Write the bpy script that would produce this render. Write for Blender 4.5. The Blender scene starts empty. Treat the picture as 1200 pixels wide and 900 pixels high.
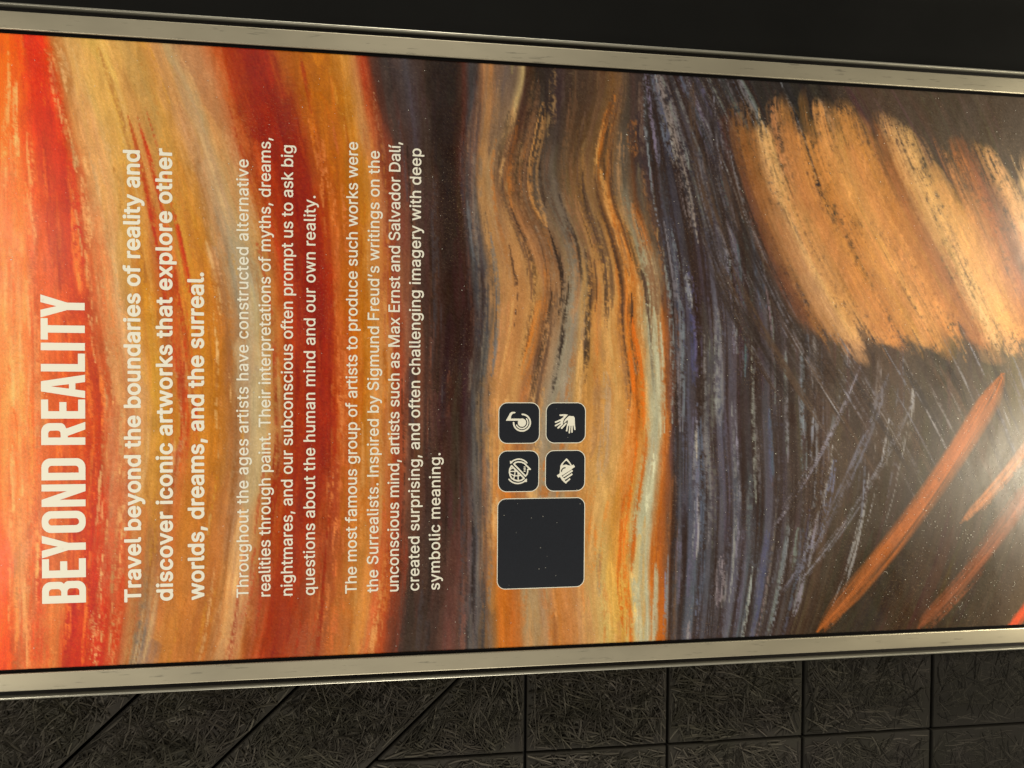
import bpy, bmesh, math, random
import numpy as np
from mathutils import Matrix, Vector, geometry

random.seed(7)
rng = np.random.default_rng(11)
scene = bpy.context.scene
col = scene.collection

# Sign coordinates: u runs down the sign (metres), v runs from its right edge to its left edge,
# d is the depth behind the front plane.  World: X = 0.45 - v, Y = d, Z = 2.45 - u.
ZTOP = 2.45


def W(u, v, d=0.0):
    return Vector((0.45 - v, d, ZTOP - u))


# ------------------------------------------------------------------ camera, light, exposure
cam_data = bpy.data.cameras.new('camera')
cam = bpy.data.objects.new('camera', cam_data)
col.objects.link(cam)
cam_data.sensor_width = 36.0
cam_data.lens = 28.5
cam_data.clip_start = 0.05
cam_data.clip_end = 100.0


def dirw(u, v, d):
    return Vector((-v, d, -u))


right = dirw(0.9888932, -0.00732609, -0.14844717)
down = dirw(0.00390991, 0.99972107, -0.02329154)
fwd = dirw(0.14857639, 0.02245244, 0.98864602)
m = Matrix.Identity(4)
up, back = -down, -fwd
for i in range(3):
    m[i][0], m[i][1], m[i][2] = right[i], up[i], back[i]
m.translation = W(0.54024, 0.46090, -1.23560)
cam.matrix_world = m
scene.camera = cam

world = bpy.data.worlds.new('World')
scene.world = world
world.use_nodes = True
bgn = world.node_tree.nodes['Background']
bgn.inputs['Color'].default_value = (1.0, 0.95, 0.86, 1)
bgn.inputs['Strength'].default_value = 0.05


def area(name, pos, target, power, size, color):
    l = bpy.data.lights.new(name, 'AREA')
    l.shape = 'DISK'
    l.size = size
    l.energy = power
    l.color = color
    o = bpy.data.objects.new(name, l)
    col.objects.link(o)
    o.location = pos
    o.rotation_euler = (Vector(target) - Vector(pos)).to_track_quat('-Z', 'Y').to_euler()
    return o


WARM = (1.0, 0.94, 0.80)
area('side_fill', W(0.65, 4.3, -2.7), W(0.8, 0.45), 112.0, 0.6, WARM)  # unseen fill light, added to light the sheet evenly
area('side_fill', W(0.65, -3.4, -2.7), W(0.8, 0.45), 90.0, 0.6, WARM)  # second added fill, balances the first across the sheet
area('spot_lamp', W(-0.56, 0.16, -1.0), W(0.1, 0.3), 4.6, 0.14, WARM)
area('spot_lamp', W(-0.58, 0.98, -1.0), W(0.1, 0.7), 4.4, 0.14, WARM)
area('floor_lamp', W(2.20, 0.72, -0.52), W(1.55, 0.55), 11.5, 0.18, (1.0, 0.91, 0.70))
area('floor_lamp', W(2.24, 0.16, -0.52), W(1.55, 0.3), 6.5, 0.18, (1.0, 0.93, 0.74))

vs = scene.view_settings
scene.display_settings.display_device = 'sRGB'
vs.view_transform = 'Standard'
vs.look = 'None'
vs.exposure = 0.0
vs.gamma = 1.0
vs.use_curve_mapping = False
scene.cycles.use_denoising = True


# ------------------------------------------------------------------ helpers
def lin(c):
    c = np.asarray(c, dtype=float) / 255.0
    return np.where(c <= 0.04045, c / 12.92, ((c + 0.055) / 1.055) ** 2.4)


def principled(name, color, rough=0.5, metal=0.0, spec=0.5):
    mt = bpy.data.materials.new(name)
    mt.use_nodes = True
    b = mt.node_tree.nodes['Principled BSDF']
    b.inputs['Base Color'].default_value = (*color, 1)
    b.inputs['Roughness'].default_value = rough
    b.inputs['Metallic'].default_value = metal
    b.inputs['Specular IOR Level'].default_value = spec
    return mt, mt.node_tree, b


def node(nt, kind, **inp):
    n = nt.nodes.new(kind)
    for k, v in inp.items():
        n.inputs[k.replace('_', ' ')].default_value = v
    return n


def vary(nt, b, color, scale, amount, stretch=(1, 1, 1), detail=4.0):
    """multiply a base colour by a soft procedural noise"""
    tc = nt.nodes.new('ShaderNodeTexCoord')
    mp = nt.nodes.new('ShaderNodeMapping')
    mp.inputs['Scale'].default_value = stretch
    ns = node(nt, 'ShaderNodeTexNoise', Scale=scale, Detail=detail, Roughness=0.6)
    mr = nt.nodes.new('ShaderNodeMapRange')
    mr.inputs['From Min'].default_value = 0.3
    mr.inputs['From Max'].default_value = 0.7
    mr.inputs['To Min'].default_value = 1 - amount
    mr.inputs['To Max'].default_value = 1 + amount
    mx = nt.nodes.new('ShaderNodeVectorMath')
    mx.operation = 'SCALE'
    mx.inputs[0].default_value = color
    L = nt.links
    L.new(tc.outputs['Object'], mp.inputs['Vector'])
    L.new(mp.outputs['Vector'], ns.inputs['Vector'])
    L.new(ns.outputs['Fac'], mr.inputs['Value'])
    L.new(mr.outputs['Result'], mx.inputs['Scale'])
    L.new(mx.outputs['Vector'], b.inputs['Base Color'])
    return ns, mp


def link(name, me, parent=None):
    o = bpy.data.objects.new(name, me)
    col.objects.link(o)
    if parent is not None:
        o.parent = parent
    return o


def mesh(name, verts, faces, mats, parent=None, idx=None):
    me = bpy.data.meshes.new(name)
    me.from_pydata([tuple(v) for v in verts], [], faces)
    for mt in (mats if isinstance(mats, (list, tuple)) else [mats]):
        me.materials.append(mt)
    if idx is not None:
        me.polygons.foreach_set('material_index', idx)
    me.update()
    return link(name, me, parent)


def thing(name, label, cat, loc=(0, 0, 0)):
    o = bpy.data.objects.new(name, None)
    col.objects.link(o)
    o.location = loc
    o.empty_display_size = 0.1
    o['label'] = label
    o['category'] = cat
    return o


def tag(o, label, cat):
    o['label'] = label
    o['category'] = cat
    return o


# ------------------------------------------------------------------ materials
frame_mat, nt, b = principled('anodised_frame', (0.44, 0.395, 0.295), 0.45, 0.85)
ns, mp = vary(nt, b, (0.44, 0.395, 0.295), 9.0, 0.10, (1, 1, 0.35))
# small scuffs along the profile
tc = nt.nodes.new('ShaderNodeTexCoord')
mp2 = nt.nodes.new('ShaderNodeMapping')
mp2.inputs['Scale'].default_value = (260, 260, 24)
n2 = node(nt, 'ShaderNodeTexNoise', Scale=1.0, Detail=3.0, Roughness=0.65)
cr = nt.nodes.new('ShaderNodeValToRGB')
cr.color_ramp.elements[0].position = 0.62
cr.color_ramp.elements[0].color = (0, 0, 0, 1)
cr.color_ramp.elements[1].position = 0.70
cr.color_ramp.elements[1].color = (1, 1, 1, 1)
mixc = nt.nodes.new('ShaderNodeMixRGB')
mixc.inputs['Color2'].default_value = (0.24, 0.22, 0.17, 1)
old = b.inputs['Base Color'].links[0].from_socket
nt.links.new(tc.outputs['Object'], mp2.inputs['Vector'])
nt.links.new(mp2.outputs['Vector'], n2.inputs['Vector'])
nt.links.new(n2.outputs['Fac'], cr.inputs['Fac'])
sc = nt.nodes.new('ShaderNodeMath')
sc.operation = 'MULTIPLY'
sc.inputs[1].default_value = 0.8
nt.links.new(cr.outputs['Color'], sc.inputs[0])
nt.links.new(sc.outputs['Value'], mixc.inputs['Fac'])
nt.links.new(old, mixc.inputs['Color1'])
nt.links.new(mixc.outputs['Color'], b.inputs['Base Color'])
rr = nt.nodes.new('ShaderNodeMapRange')
rr.inputs['To Min'].default_value = 0.42
rr.inputs['To Max'].default_value = 0.54
nt.links.new(ns.outputs['Fac'], rr.inputs['Value'])
nt.links.new(rr.outputs['Result'], b.inputs['Roughness'])

gasket_mat = principled('black_rubber', (0.003, 0.0025, 0.0025), 0.8, 0, 0.05)[0]
channel_mat, nt, b = principled('dark_channel', (0.010, 0.008, 0.0075), 0.7, 0, 0.2)
vary(nt, b, (0.010, 0.008, 0.0075), 30, 0.3, (1, 1, 0.2))
lip_mat, nt, b = principled('aluminium_edge', (0.50, 0.48, 0.40), 0.35, 0.75)
vary(nt, b, (0.50, 0.48, 0.40), 40, 0.25, (1, 1, 0.1))
steel_mat = principled('bracket_steel', (0.06, 0.06, 0.06), 0.5, 0.6)[0]
ink_white = principled('white_ink', (0.80, 0.77, 0.66), 0.46, 0, 0.4)[0]
ink_navy, nt, b = principled('dark_ink', (0.012, 0.014, 0.020), 0.44, 0, 0.33)
vary(nt, b, (0.012, 0.014, 0.020), 600, 0.15)
dust_mat = principled('pale_dust', (0.75, 0.72, 0.62), 0.8)[0]

# ------------------------------------------------------------------ black wall behind everything
black_mat, nt, b = principled('matt_black_paint', (0.005, 0.0048, 0.0042), 0.7, 0, 0.15)
vary(nt, b, (0.005, 0.0048, 0.0042), 5, 0.25)
bm = bmesh.new()
bmesh.ops.create_cube(bm, size=1.0)
for v in bm.verts:
    v.co = Vector((v.co.x * 6.0, 0.125 + 0.05 + v.co.y * 0.1, 1.5 + v.co.z * 3.0))
me = bpy.data.meshes.new('wall')
bm.to_mesh(me)
bm.free()
me.materials.append(black_mat)
wall = tag(link('wall', me), 'plain matt black wall behind the sign, bare along its right side', 'wall')

# ------------------------------------------------------------------ wood wool panelling on the wall's left half
SP0, SPK = 1.1134, 0.0054            # the long joint: v = SP0 + SPK * (u - 0.5187)


def joint_v(u):
    return SP0 + SPK * (u - 0.5187)


def diag_u(a, v):
    return a - 1.06 * (v - 0.99)


VT, VB = 0.888, 1.75
boards = []
diag = [-0.615, -0.365, -0.11, 0.142, 0.3867, 0.647]
for k in range(len(diag) - 1):
    a0, a1 = diag[k], diag[k + 1]
    boards.append([(diag_u(a0, VT), VT), (diag_u(a1, VT), VT), (diag_u(a1, VB), VB), (diag_u(a0, VB), VB)])
# boards right of the last diagonal: an upper row and lower rows
joints = [0.768, 1.018, 1.269, 1.520, 1.771, 2.021, 2.271]
a = diag[-1]
uc = diag_u(a, SP0)
boards.append([(diag_u(a, VT), VT), (joints[0], VT), (joints[0], joint_v(joints[0])), (uc, SP0)])
for u0, u1 in zip(joints, joints[1:]):
    boards.append([(u0, VT), (u1, VT), (u1, joint_v(u1)), (u0, joint_v(u0))])
v2 = 1.44
boards.append([(uc, SP0), (joints[0], joint_v(joints[0])), (joints[0], v2), (diag_u(a, v2), v2)])
boards.append([(diag_u(a, v2), v2), (joints[0], v2), (joints[0], VB), (diag_u(a, VB), VB)])
for u0, u1 in zip(joints, joints[1:]):
    boards.append([(u0, joint_v(u0)), (u1, joint_v(u1)), (u1, v2), (u0, v2)])
    boards.append([(u0, v2), (u1, v2), (u1, VB), (u0, VB)])


def inset(poly, g):
    n = len(poly)
    area2 = sum(poly[i][0] * poly[(i + 1) % n][1] - poly[(i + 1) % n][0] * poly[i][1] for i in range(n))
    s = 1 if area2 > 0 else -1
    lines = []
    for i in range(n):
        p, q = Vector(poly[i]), Vector(poly[(i + 1) % n])
        t = (q - p).normalized()
        nn = Vector((-t.y, t.x)) * s
        lines.append((p + nn * g, t))
    out = []
    for i in range(n):
        (p, t), (q, w) = lines[i - 1], lines[i]
        den = t.x * w.y - t.y * w.x
        k = ((q - p).x * w.y - (q - p).y * w.x) / den
        out.append(p + t * k)
    return out


GAP = 0.0027
verts, faces, tint = [], [], []
polys = [inset(p, GAP) for p in boards]
for p in polys:
    base = len(verts)
    shade = random.uniform(0.85, 1.1)
    q = inset([tuple(x) for x in p], 0.0015)
    for pt in p:
        verts.append(W(pt.x, pt.y, 0.1248))
    for pt in p:
        verts.append(W(pt.x, pt.y, 0.1015))
    for pt in q:
        verts.append(W(pt.x, pt.y, 0.1000))
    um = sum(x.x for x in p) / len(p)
    shade *= 1 - 0.70 * min(1.0, max(0.0, (um - 0.9) / 0.7))  # lower boards coloured darker to offset the floor lamps' light
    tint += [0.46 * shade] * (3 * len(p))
    n = len(p)
    for i in range(n):
        j = (i + 1) % n
        faces.append((base + i, base + j, base + n + j, base + n + i))
        faces.append((base + n + i, base + n + j, base + 2 * n + j, base + 2 * n + i))
    faces.append(tuple(base + 2 * n + i for i in range(n)))


def half_planes(p):
    n = len(p)
    cx = sum(x.x for x in p) / n
    cy = sum(x.y for x in p) / n
    H = []
    for i in range(n):
        a_, b_ = p[i], p[(i + 1) % n]
        nx, ny = -(b_.y - a_.y), (b_.x - a_.x)
        c = nx * a_.x + ny * a_.y
        if nx * cx + ny * cy < c:
            nx, ny, c = -nx, -ny, -c
        L = math.hypot(nx, ny)
        H.append((nx / L, ny / L, c / L))
    return H


def strands(p, density):
    """curved wood strands pressed into the face of one board"""
    H = half_planes(p)
    us = [x.x for x in p]
    vs_ = [x.y for x in p]
    u0, u1, v0, v1 = max(min(us), -0.2), min(max(us), 1.85), max(min(vs_), 0.935), min(max(vs_), 1.36)
    if u1 <= u0 or v1 <= v0:
        return
    N = int((u1 - u0) * (v1 - v0) * density)
    for _ in range(N):
        cu, cv = rng.uniform(u0, u1), rng.uniform(v0, v1)
        worn_dim = min(1.0, max(0.0, (cu - 0.95) / 0.6))      # lower boards: clogged with paint, and coloured darker to offset lamp light
        if rng.random() < worn_dim * 0.55:
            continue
        L = rng.uniform(0.018, 0.055)
        th = rng.uniform(0, math.pi)
        bend = rng.normal(0, 0.35)
        wd = rng.uniform(0.0007, 0.0018)
        rise = rng.uniform(0.0003, 0.0045) * (1 - 0.75 * worn_dim)
        arch = rng.uniform(0.0, 0.0014) * (1 - 0.7 * worn_dim)
        pts = []
        x, y = cu, cv
        K = 4
        for k in range(K):
            ang = th + bend * (k / (K - 1) - 0.5)
            pts.append((x, y, ang))
            x += math.cos(ang) * L / (K - 1)
            y += math.sin(ang) * L / (K - 1)
        if any(nx * q[0] + ny * q[1] < c + 0.0008 for q in (pts[0], pts[1], pts[-1]) for nx, ny, c in H):
            continue
        sh = max(0.35, rng.normal(0.92, 0.30)) * (1 - 0.74 * worn_dim)
        base = len(verts)
        for k, (x, y, ang) in enumerate(pts):
            f = k / (K - 1)
            w_ = wd * (0.55 + 0.45 * math.sin(math.pi * (0.1 + 0.8 * f)))
            px, py = -math.sin(ang) * w_, math.cos(ang) * w_
            h = rise + arch * math.sin(math.pi * f)
            verts.append(W(x + px, y + py, 0.1003 - 0.5 * h))
            verts.append(W(x, y, 0.0997 - h))
            verts.append(W(x - px, y - py, 0.1003 - 0.5 * h))
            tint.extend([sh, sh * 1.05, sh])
        for k in range(K - 1):
            a_ = base + 3 * k
            faces.append((a_, a_ + 1, a_ + 4, a_ + 3))
            faces.append((a_ + 1, a_ + 2, a_ + 5, a_ + 4))


for p in polys:
    strands(p, 28000)
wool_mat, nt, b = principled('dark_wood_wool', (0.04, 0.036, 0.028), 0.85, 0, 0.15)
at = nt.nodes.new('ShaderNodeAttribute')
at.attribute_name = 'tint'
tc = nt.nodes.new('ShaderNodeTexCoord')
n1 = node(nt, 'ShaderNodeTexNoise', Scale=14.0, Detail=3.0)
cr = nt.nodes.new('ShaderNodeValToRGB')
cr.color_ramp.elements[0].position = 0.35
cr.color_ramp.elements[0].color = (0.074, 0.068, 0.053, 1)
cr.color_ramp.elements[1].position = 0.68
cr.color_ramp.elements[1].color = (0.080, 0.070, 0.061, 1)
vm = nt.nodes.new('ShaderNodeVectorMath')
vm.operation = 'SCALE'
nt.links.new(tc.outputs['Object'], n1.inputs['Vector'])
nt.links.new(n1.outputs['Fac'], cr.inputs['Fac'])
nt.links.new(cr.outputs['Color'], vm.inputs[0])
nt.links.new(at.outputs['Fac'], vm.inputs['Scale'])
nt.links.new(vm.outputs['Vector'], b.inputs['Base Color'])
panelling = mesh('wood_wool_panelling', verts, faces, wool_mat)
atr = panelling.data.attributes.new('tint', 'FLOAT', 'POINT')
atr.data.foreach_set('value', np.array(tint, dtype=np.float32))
tag(panelling, 'dark grey wood wool boards with diagonal and straight joints beside the sign', 'wall panelling')

# ------------------------------------------------------------------ the sign
U0, U1, VW = -0.26, 1.90, 0.90
sign = thing('information_sign',
             'tall framed exhibition sign headed BEYOND REALITY with orange and brown brushwork', 'sign',
             W(U1 + 0.042, 0.45, 0.1))
bpy.context.view_layer.update()
INV = sign.matrix_world.inverted()


def spart(o):
    """parent an object built in world coordinates to the sign"""
    o.parent = sign
    o.matrix_parent_inverse = INV
    return o


def sweep(name, profile, mat, closed=False):
    """a mitred profile (offset outward, depth) run round the printed sheet"""
    verts, faces = [], []
    for o_, d_ in profile:
        verts += [W(U0 - o_, -o_, d_), W(U1 + o_, -o_, d_), W(U1 + o_, VW + o_, d_), W(U0 - o_, VW + o_, d_)]
    n = len(profile)
    for k in range(n if closed else n - 1):
        k2 = (k + 1) % n
        for c in range(4):
            c2 = (c + 1) % 4
            faces.append((4 * k + c, 4 * k + c2, 4 * k2 + c2, 4 * k2 + c))
    o = mesh(name, verts, faces, mat)
    bm = bmesh.new()
    bm.from_mesh(o.data)
    bmesh.ops.recalc_face_normals(bm, faces=bm.faces)
    bm.to_mesh(o.data)
    bm.free()
    return spart(o)


sweep('frame', [(0.0040, 0.0100), (0.0040, 0.0), (0.0044, -0.0007), (0.0052, -0.0010), (0.0280, -0.0010),
                (0.0288, -0.0007), (0.0292, 0.0), (0.0292, 0.0140)], frame_mat)
sweep('gasket', [(-0.0008, 0.0034), (-0.0008, 0.0020), (-0.0004, 0.0016), (0.0039, 0.0016)], gasket_mat)
sweep('channel', [(0.0293, 0.0100), (0.0384, 0.0100)], channel_mat)
sweep('outer_edge', [(0.0385, 0.0110), (0.0385, 0.0006), (0.0389, 0.0001), (0.0395, 0.0), (0.0405, 0.0),
                     (0.0411, 0.0002), (0.0416, 0.0008), (0.0416, 0.0900), (0.0, 0.0900), (-0.3, 0.0900)], lip_mat)
for zz in (0.15, 1.5):
    bm = bmesh.new()
    bmesh.ops.create_cube(bm, size=1.0)
    c = W(zz, 0.45, 0.1080)
    for v in bm.verts:
        v.co = Vector((c.x + v.co.x * 0.30, c.y + v.co.y * 0.0350, c.z + v.co.z * 0.08))
    me = bpy.data.meshes.new('mounting_bracket')
    bm.to_mesh(me)
    bm.free()
    me.materials.append(steel_mat)
    spart(link('mounting_bracket', me))

# ---- printed sheet: loose abstract brushwork, painted stroke by stroke into the sheet's vertex colours
# each table: position down the sign (m) and the paint colour met there at the right edge, middle and left edge
BANDS_TOP = [(-0.0004, 228, 100, 25), (0.0128, 226, 85, 15), (0.0239, 214, 52, 12), (0.0506, 214, 48, 14), (0.0595, 190, 110, 55), (0.0775, 208, 158, 96), (0.1, 212, 164, 92), (0.125, 214, 172, 84), (0.1432, 196, 150, 85), (0.1684, 190, 150, 85), (0.1857, 206, 146, 62), (0.2031, 190, 140, 92), (0.2228, 186, 158, 112), (0.2439, 178, 128, 88), (0.2639, 186, 130, 85), (0.2851, 190, 95, 50), (0.3065, 160, 52, 24), (0.3328, 140, 42, 22), (0.3665, 138, 42, 22), (0.381, 165, 85, 35), (0.4054, 172, 95, 30), (0.4422, 174, 102, 25), (0.4693, 180, 112, 30), (0.4818, 205, 152, 92), (0.493, 165, 60, 28), (0.5092, 78, 48, 40), (0.5356, 58, 45, 44), (0.5545, 72, 66, 72), (0.5736, 64, 48, 42), (0.6055, 42, 34, 30), (0.6376, 44, 34, 30), (0.6532, 78, 44, 36), (0.6636, 62, 58, 60), (0.6753, 70, 58, 54), (0.6831, 166, 118, 78), (0.6936, 160, 112, 70), (0.704, 96, 82, 76), (0.7185, 110, 90, 75), (0.7304, 172, 148, 104), (0.7396, 66, 44, 36), (0.7755, 42, 35, 34), (0.8157, 58, 46, 42), (0.8563, 70, 52, 42), (0.8974, 110, 80, 55), (0.918, 64, 52, 48), (0.9526, 50, 46, 52), (0.9946, 62, 58, 64), (1.0511, 52, 48, 50), (1.1084, 48, 44, 42), (1.2253, 46, 42, 40), (1.2999, 72, 58, 50), (1.4375, 66, 56, 48), (1.5953, 70, 60, 52)]
BANDS_MIDDLE = [(-0.0028, 236, 125, 66), (0.0127, 250, 150, 84), (0.0239, 252, 156, 88), (0.0373, 222, 112, 58), (0.0643, 208, 92, 45), (0.0926, 200, 75, 30), (0.1154, 180, 58, 22), (0.1303, 186, 80, 38), (0.1464, 202, 132, 80), (0.1672, 202, 154, 104), (0.1788, 190, 140, 72), (0.1928, 198, 142, 56), (0.2079, 186, 120, 32), (0.2255, 176, 96, 42), (0.2397, 176, 62, 26), (0.2515, 192, 118, 46), (0.2669, 198, 130, 42), (0.2872, 172, 104, 34), (0.3039, 160, 104, 60), (0.3207, 164, 140, 112), (0.3352, 160, 150, 134), (0.3497, 184, 164, 122), (0.3643, 186, 140, 78), (0.3814, 168, 84, 35), (0.3998, 154, 56, 26), (0.4207, 142, 42, 22), (0.4405, 140, 40, 22), (0.4579, 166, 58, 28), (0.4704, 180, 88, 40), (0.4879, 176, 98, 25), (0.5081, 172, 102, 25), (0.5258, 182, 112, 45), (0.5384, 196, 140, 82), (0.5486, 160, 72, 42), (0.5588, 146, 66, 48), (0.5703, 152, 98, 72), (0.5819, 92, 58, 50), (0.5973, 72, 52, 46), (0.6206, 62, 44, 39), (0.6401, 50, 36, 32), (0.657, 60, 42, 38), (0.6675, 72, 70, 76), (0.6806, 84, 80, 82), (0.6911, 150, 112, 74), (0.7044, 194, 142, 88), (0.7256, 178, 124, 76), (0.7415, 190, 142, 88), (0.7589, 160, 108, 68), (0.7791, 150, 110, 76), (0.7993, 150, 138, 120), (0.8169, 146, 134, 118), (0.8332, 180, 138, 86), (0.8551, 188, 132, 70), (0.8771, 194, 150, 92), (0.895, 186, 128, 68), (0.913, 192, 104, 38), (0.927, 190, 140, 80), (0.9409, 176, 170, 142), (0.9549, 172, 164, 134), (0.9662, 172, 96, 42), (0.9774, 96, 66, 52), (0.9887, 62, 62, 72), (1.0071, 82, 82, 100), (1.0256, 64, 56, 58), (1.0427, 60, 50, 48), (1.0643, 88, 88, 106), (1.0859, 74, 68, 74), (1.1076, 56, 48, 46), (1.1441, 70, 66, 72), (1.1882, 60, 50, 46), (1.2478, 76, 62, 54), (1.3082, 64, 52, 46), (1.3848, 72, 58, 48), (1.447, 58, 50, 42), (1.526, 70, 60, 48), (1.6064, 84, 72, 56)]
BANDS_BOTTOM = [(-0.0053, 230, 78, 20), (0.0058, 206, 66, 18), (0.0171, 204, 132, 80), (0.0283, 196, 110, 60), (0.0396, 196, 58, 22), (0.0509, 196, 86, 40), (0.0623, 202, 118, 62), (0.0759, 196, 104, 52), (0.0896, 190, 44, 20), (0.1195, 188, 42, 20), (0.145, 184, 54, 24), (0.1613, 168, 100, 58), (0.1718, 170, 128, 84), (0.1788, 96, 92, 94), (0.187, 176, 128, 84), (0.2011, 184, 116, 58), (0.2306, 184, 114, 54), (0.2664, 178, 106, 48), (0.2844, 176, 98, 52), (0.2989, 192, 140, 92), (0.3109, 190, 136, 88), (0.3255, 166, 94, 48), (0.3511, 152, 56, 30), (0.3818, 150, 58, 30), (0.4127, 152, 78, 50), (0.4376, 160, 84, 46), (0.4627, 174, 96, 42), (0.4841, 194, 132, 72), (0.4993, 182, 104, 46), (0.5196, 172, 72, 38), (0.5427, 116, 58, 42), (0.5606, 64, 50, 44), (0.5968, 60, 46, 40), (0.6294, 84, 56, 48), (0.6491, 98, 62, 52), (0.6649, 112, 78, 68), (0.6768, 86, 84, 88), (0.6914, 92, 82, 78), (0.7047, 120, 86, 62), (0.7207, 194, 114, 42), (0.7422, 190, 104, 36), (0.7624, 180, 100, 42), (0.78, 168, 142, 106), (0.7991, 166, 134, 96), (0.8154, 182, 112, 52), (0.8374, 180, 126, 80), (0.8595, 188, 146, 92), (0.8761, 198, 168, 104), (0.8955, 200, 150, 72), (0.9179, 208, 154, 64), (0.9319, 186, 180, 148), (0.9488, 178, 178, 150), (0.9602, 180, 98, 36), (0.9772, 176, 94, 36), (0.9885, 84, 72, 70), (1.0, 70, 72, 82), (1.0272, 94, 94, 110), (1.0517, 66, 60, 62), (1.0778, 88, 86, 98), (1.1143, 78, 78, 88), (1.1393, 88, 88, 98), (1.1659, 66, 56, 54), (1.1956, 72, 58, 48), (1.2407, 52, 42, 34), (1.3167, 46, 38, 30), (1.3941, 60, 44, 34), (1.4728, 50, 42, 32), (1.5529, 60, 48, 38), (1.6179, 80, 66, 50)]
FLOW = [(-0.0028, -0.0004, -0.0053), (0.0643, 0.0239, 0.0566), (0.1211, 0.0495, 0.108), (0.1963, 0.1057, 0.1659), (0.2729, 0.1684, 0.2306), (0.3449, 0.2263, 0.2989), (0.4121, 0.3328, 0.3756), (0.4405, 0.375, 0.4003), (0.4679, 0.4237, 0.4501), (0.5055, 0.4669, 0.4816), (0.5563, 0.5067, 0.5324), (0.6206, 0.5991, 0.6098), (0.6675, 0.6649, 0.6755), (0.7256, 0.7251, 0.7234), (0.8606, 0.8563, 0.8512), (0.9788, 0.9388, 0.98), (1.0715, 0.9666, 1.0662), (1.1882, 1.044, 1.1585), (1.3694, 1.2253, 1.2785), (1.6064, 1.4686, 1.4887)]

PU0, PU1, NU, NV = -0.03, 1.66, 780, 480
ug = np.linspace(PU0, PU1, NU)
wg = np.linspace(0, 1, NV)
fl = np.array(FLOW)
SG = np.linspace(-0.15, 1.9, 1200)
TOP = np.interp(SG, fl[:, 0], fl[:, 1]) + np.minimum(SG, 0) + np.maximum(SG - fl[-1, 0], 0)
BOT = np.interp(SG, fl[:, 0], fl[:, 2]) + np.minimum(SG, 0) + np.maximum(SG - fl[-1, 0], 0)


def flow_u(s, w):
    """where the paint streak s lies at the height w across the sheet"""
    t_ = np.interp(s, SG, TOP)
    b_ = np.interp(s, SG, BOT)
    return t_ * (2 * (w - 0.52) * (w - 1)) / 1.04 + s * (w * (1 - w)) / 0.2496 + b_ * w * (w - 0.52) / 0.48


def smooth_noise(nu, nv, su, sv):
    """random field with features su x sv samples large"""
    a_ = rng.normal(size=(nv // sv + 3, nu // su + 3))
    y = np.linspace(0, a_.shape[0] - 2.001, nv)
    x = np.linspace(0, a_.shape[1] - 2.001, nu)
    yi, xi = y.astype(int), x.astype(int)
    fy, fx = y - yi, x - xi
    fy, fx = fy * fy * (3 - 2 * fy), fx * fx * (3 - 2 * fx)
    r0 = a_[yi][:, xi] * (1 - fx) + a_[yi][:, xi + 1] * fx
    r1 = a_[yi + 1][:, xi] * (1 - fx) + a_[yi + 1][:, xi + 1] * fx
    return r0 * (1 - fy)[:, None] + r1 * fy[:, None]


def ramp(table, x):
    t_ = np.array(table)
    return np.stack([np.interp(x, t_[:, 0], t_[:, k]) for k in (1, 2, 3)], -1)


S = np.zeros((NV, NU))
for j, w in enumerate(wg):
    cu = np.maximum.accumulate(flow_u(SG, w) + np.arange(len(SG)) * 1e-9)
    S[j] = np.interp(ug, cu, SG)
S = S + 0.0045 * smooth_noise(NU, NV, 26, 90) + 0.0022 * smooth_noise(NU, NV, 9, 40) + 0.0012 * smooth_noise(NU, NV, 3, 14)
MIDP = np.clip((S - 0.70) / 0.05, 0, 1) * np.clip((1.02 - S) / 0.06, 0, 1)
# slow waves that every stroke follows
WARP = (0.006 + 0.012 * MIDP) * smooth_noise(NU, NV, 90, 120) + 0.006 * MIDP * smooth_noise(NU, NV, 36, 70)
S = S + WARP


def base_colour(s, w):
    w = np.broadcast_to(w, np.shape(s))
    ct = ramp(BANDS_TOP, np.interp(s, SG, TOP))
    cm = ramp(BANDS_MIDDLE, s)
    cb = ramp(BANDS_BOTTOM, np.interp(s, SG, BOT))
    wt = np.clip(1 - w / 0.46, 0, 1)
    wb = np.clip((w - 0.56) / 0.40, 0, 1)
    wt, wb = wt * wt * (3 - 2 * wt), wb * wb * (3 - 2 * wb)
    return ct * wt[..., None] + cb * wb[..., None] + cm * (1 - wt - wb)[..., None]


IMG = base_colour(S, wg[:, None])
SPECK = 0.8 * smooth_noise(NU, NV, 2, 3) + 0.5 * rng.normal(size=(NV, NU))
GRAIN = 0.6 * smooth_noise(NU, NV, 2, 16) + 0.6 * smooth_noise(NU, NV, 5, 12)


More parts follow.
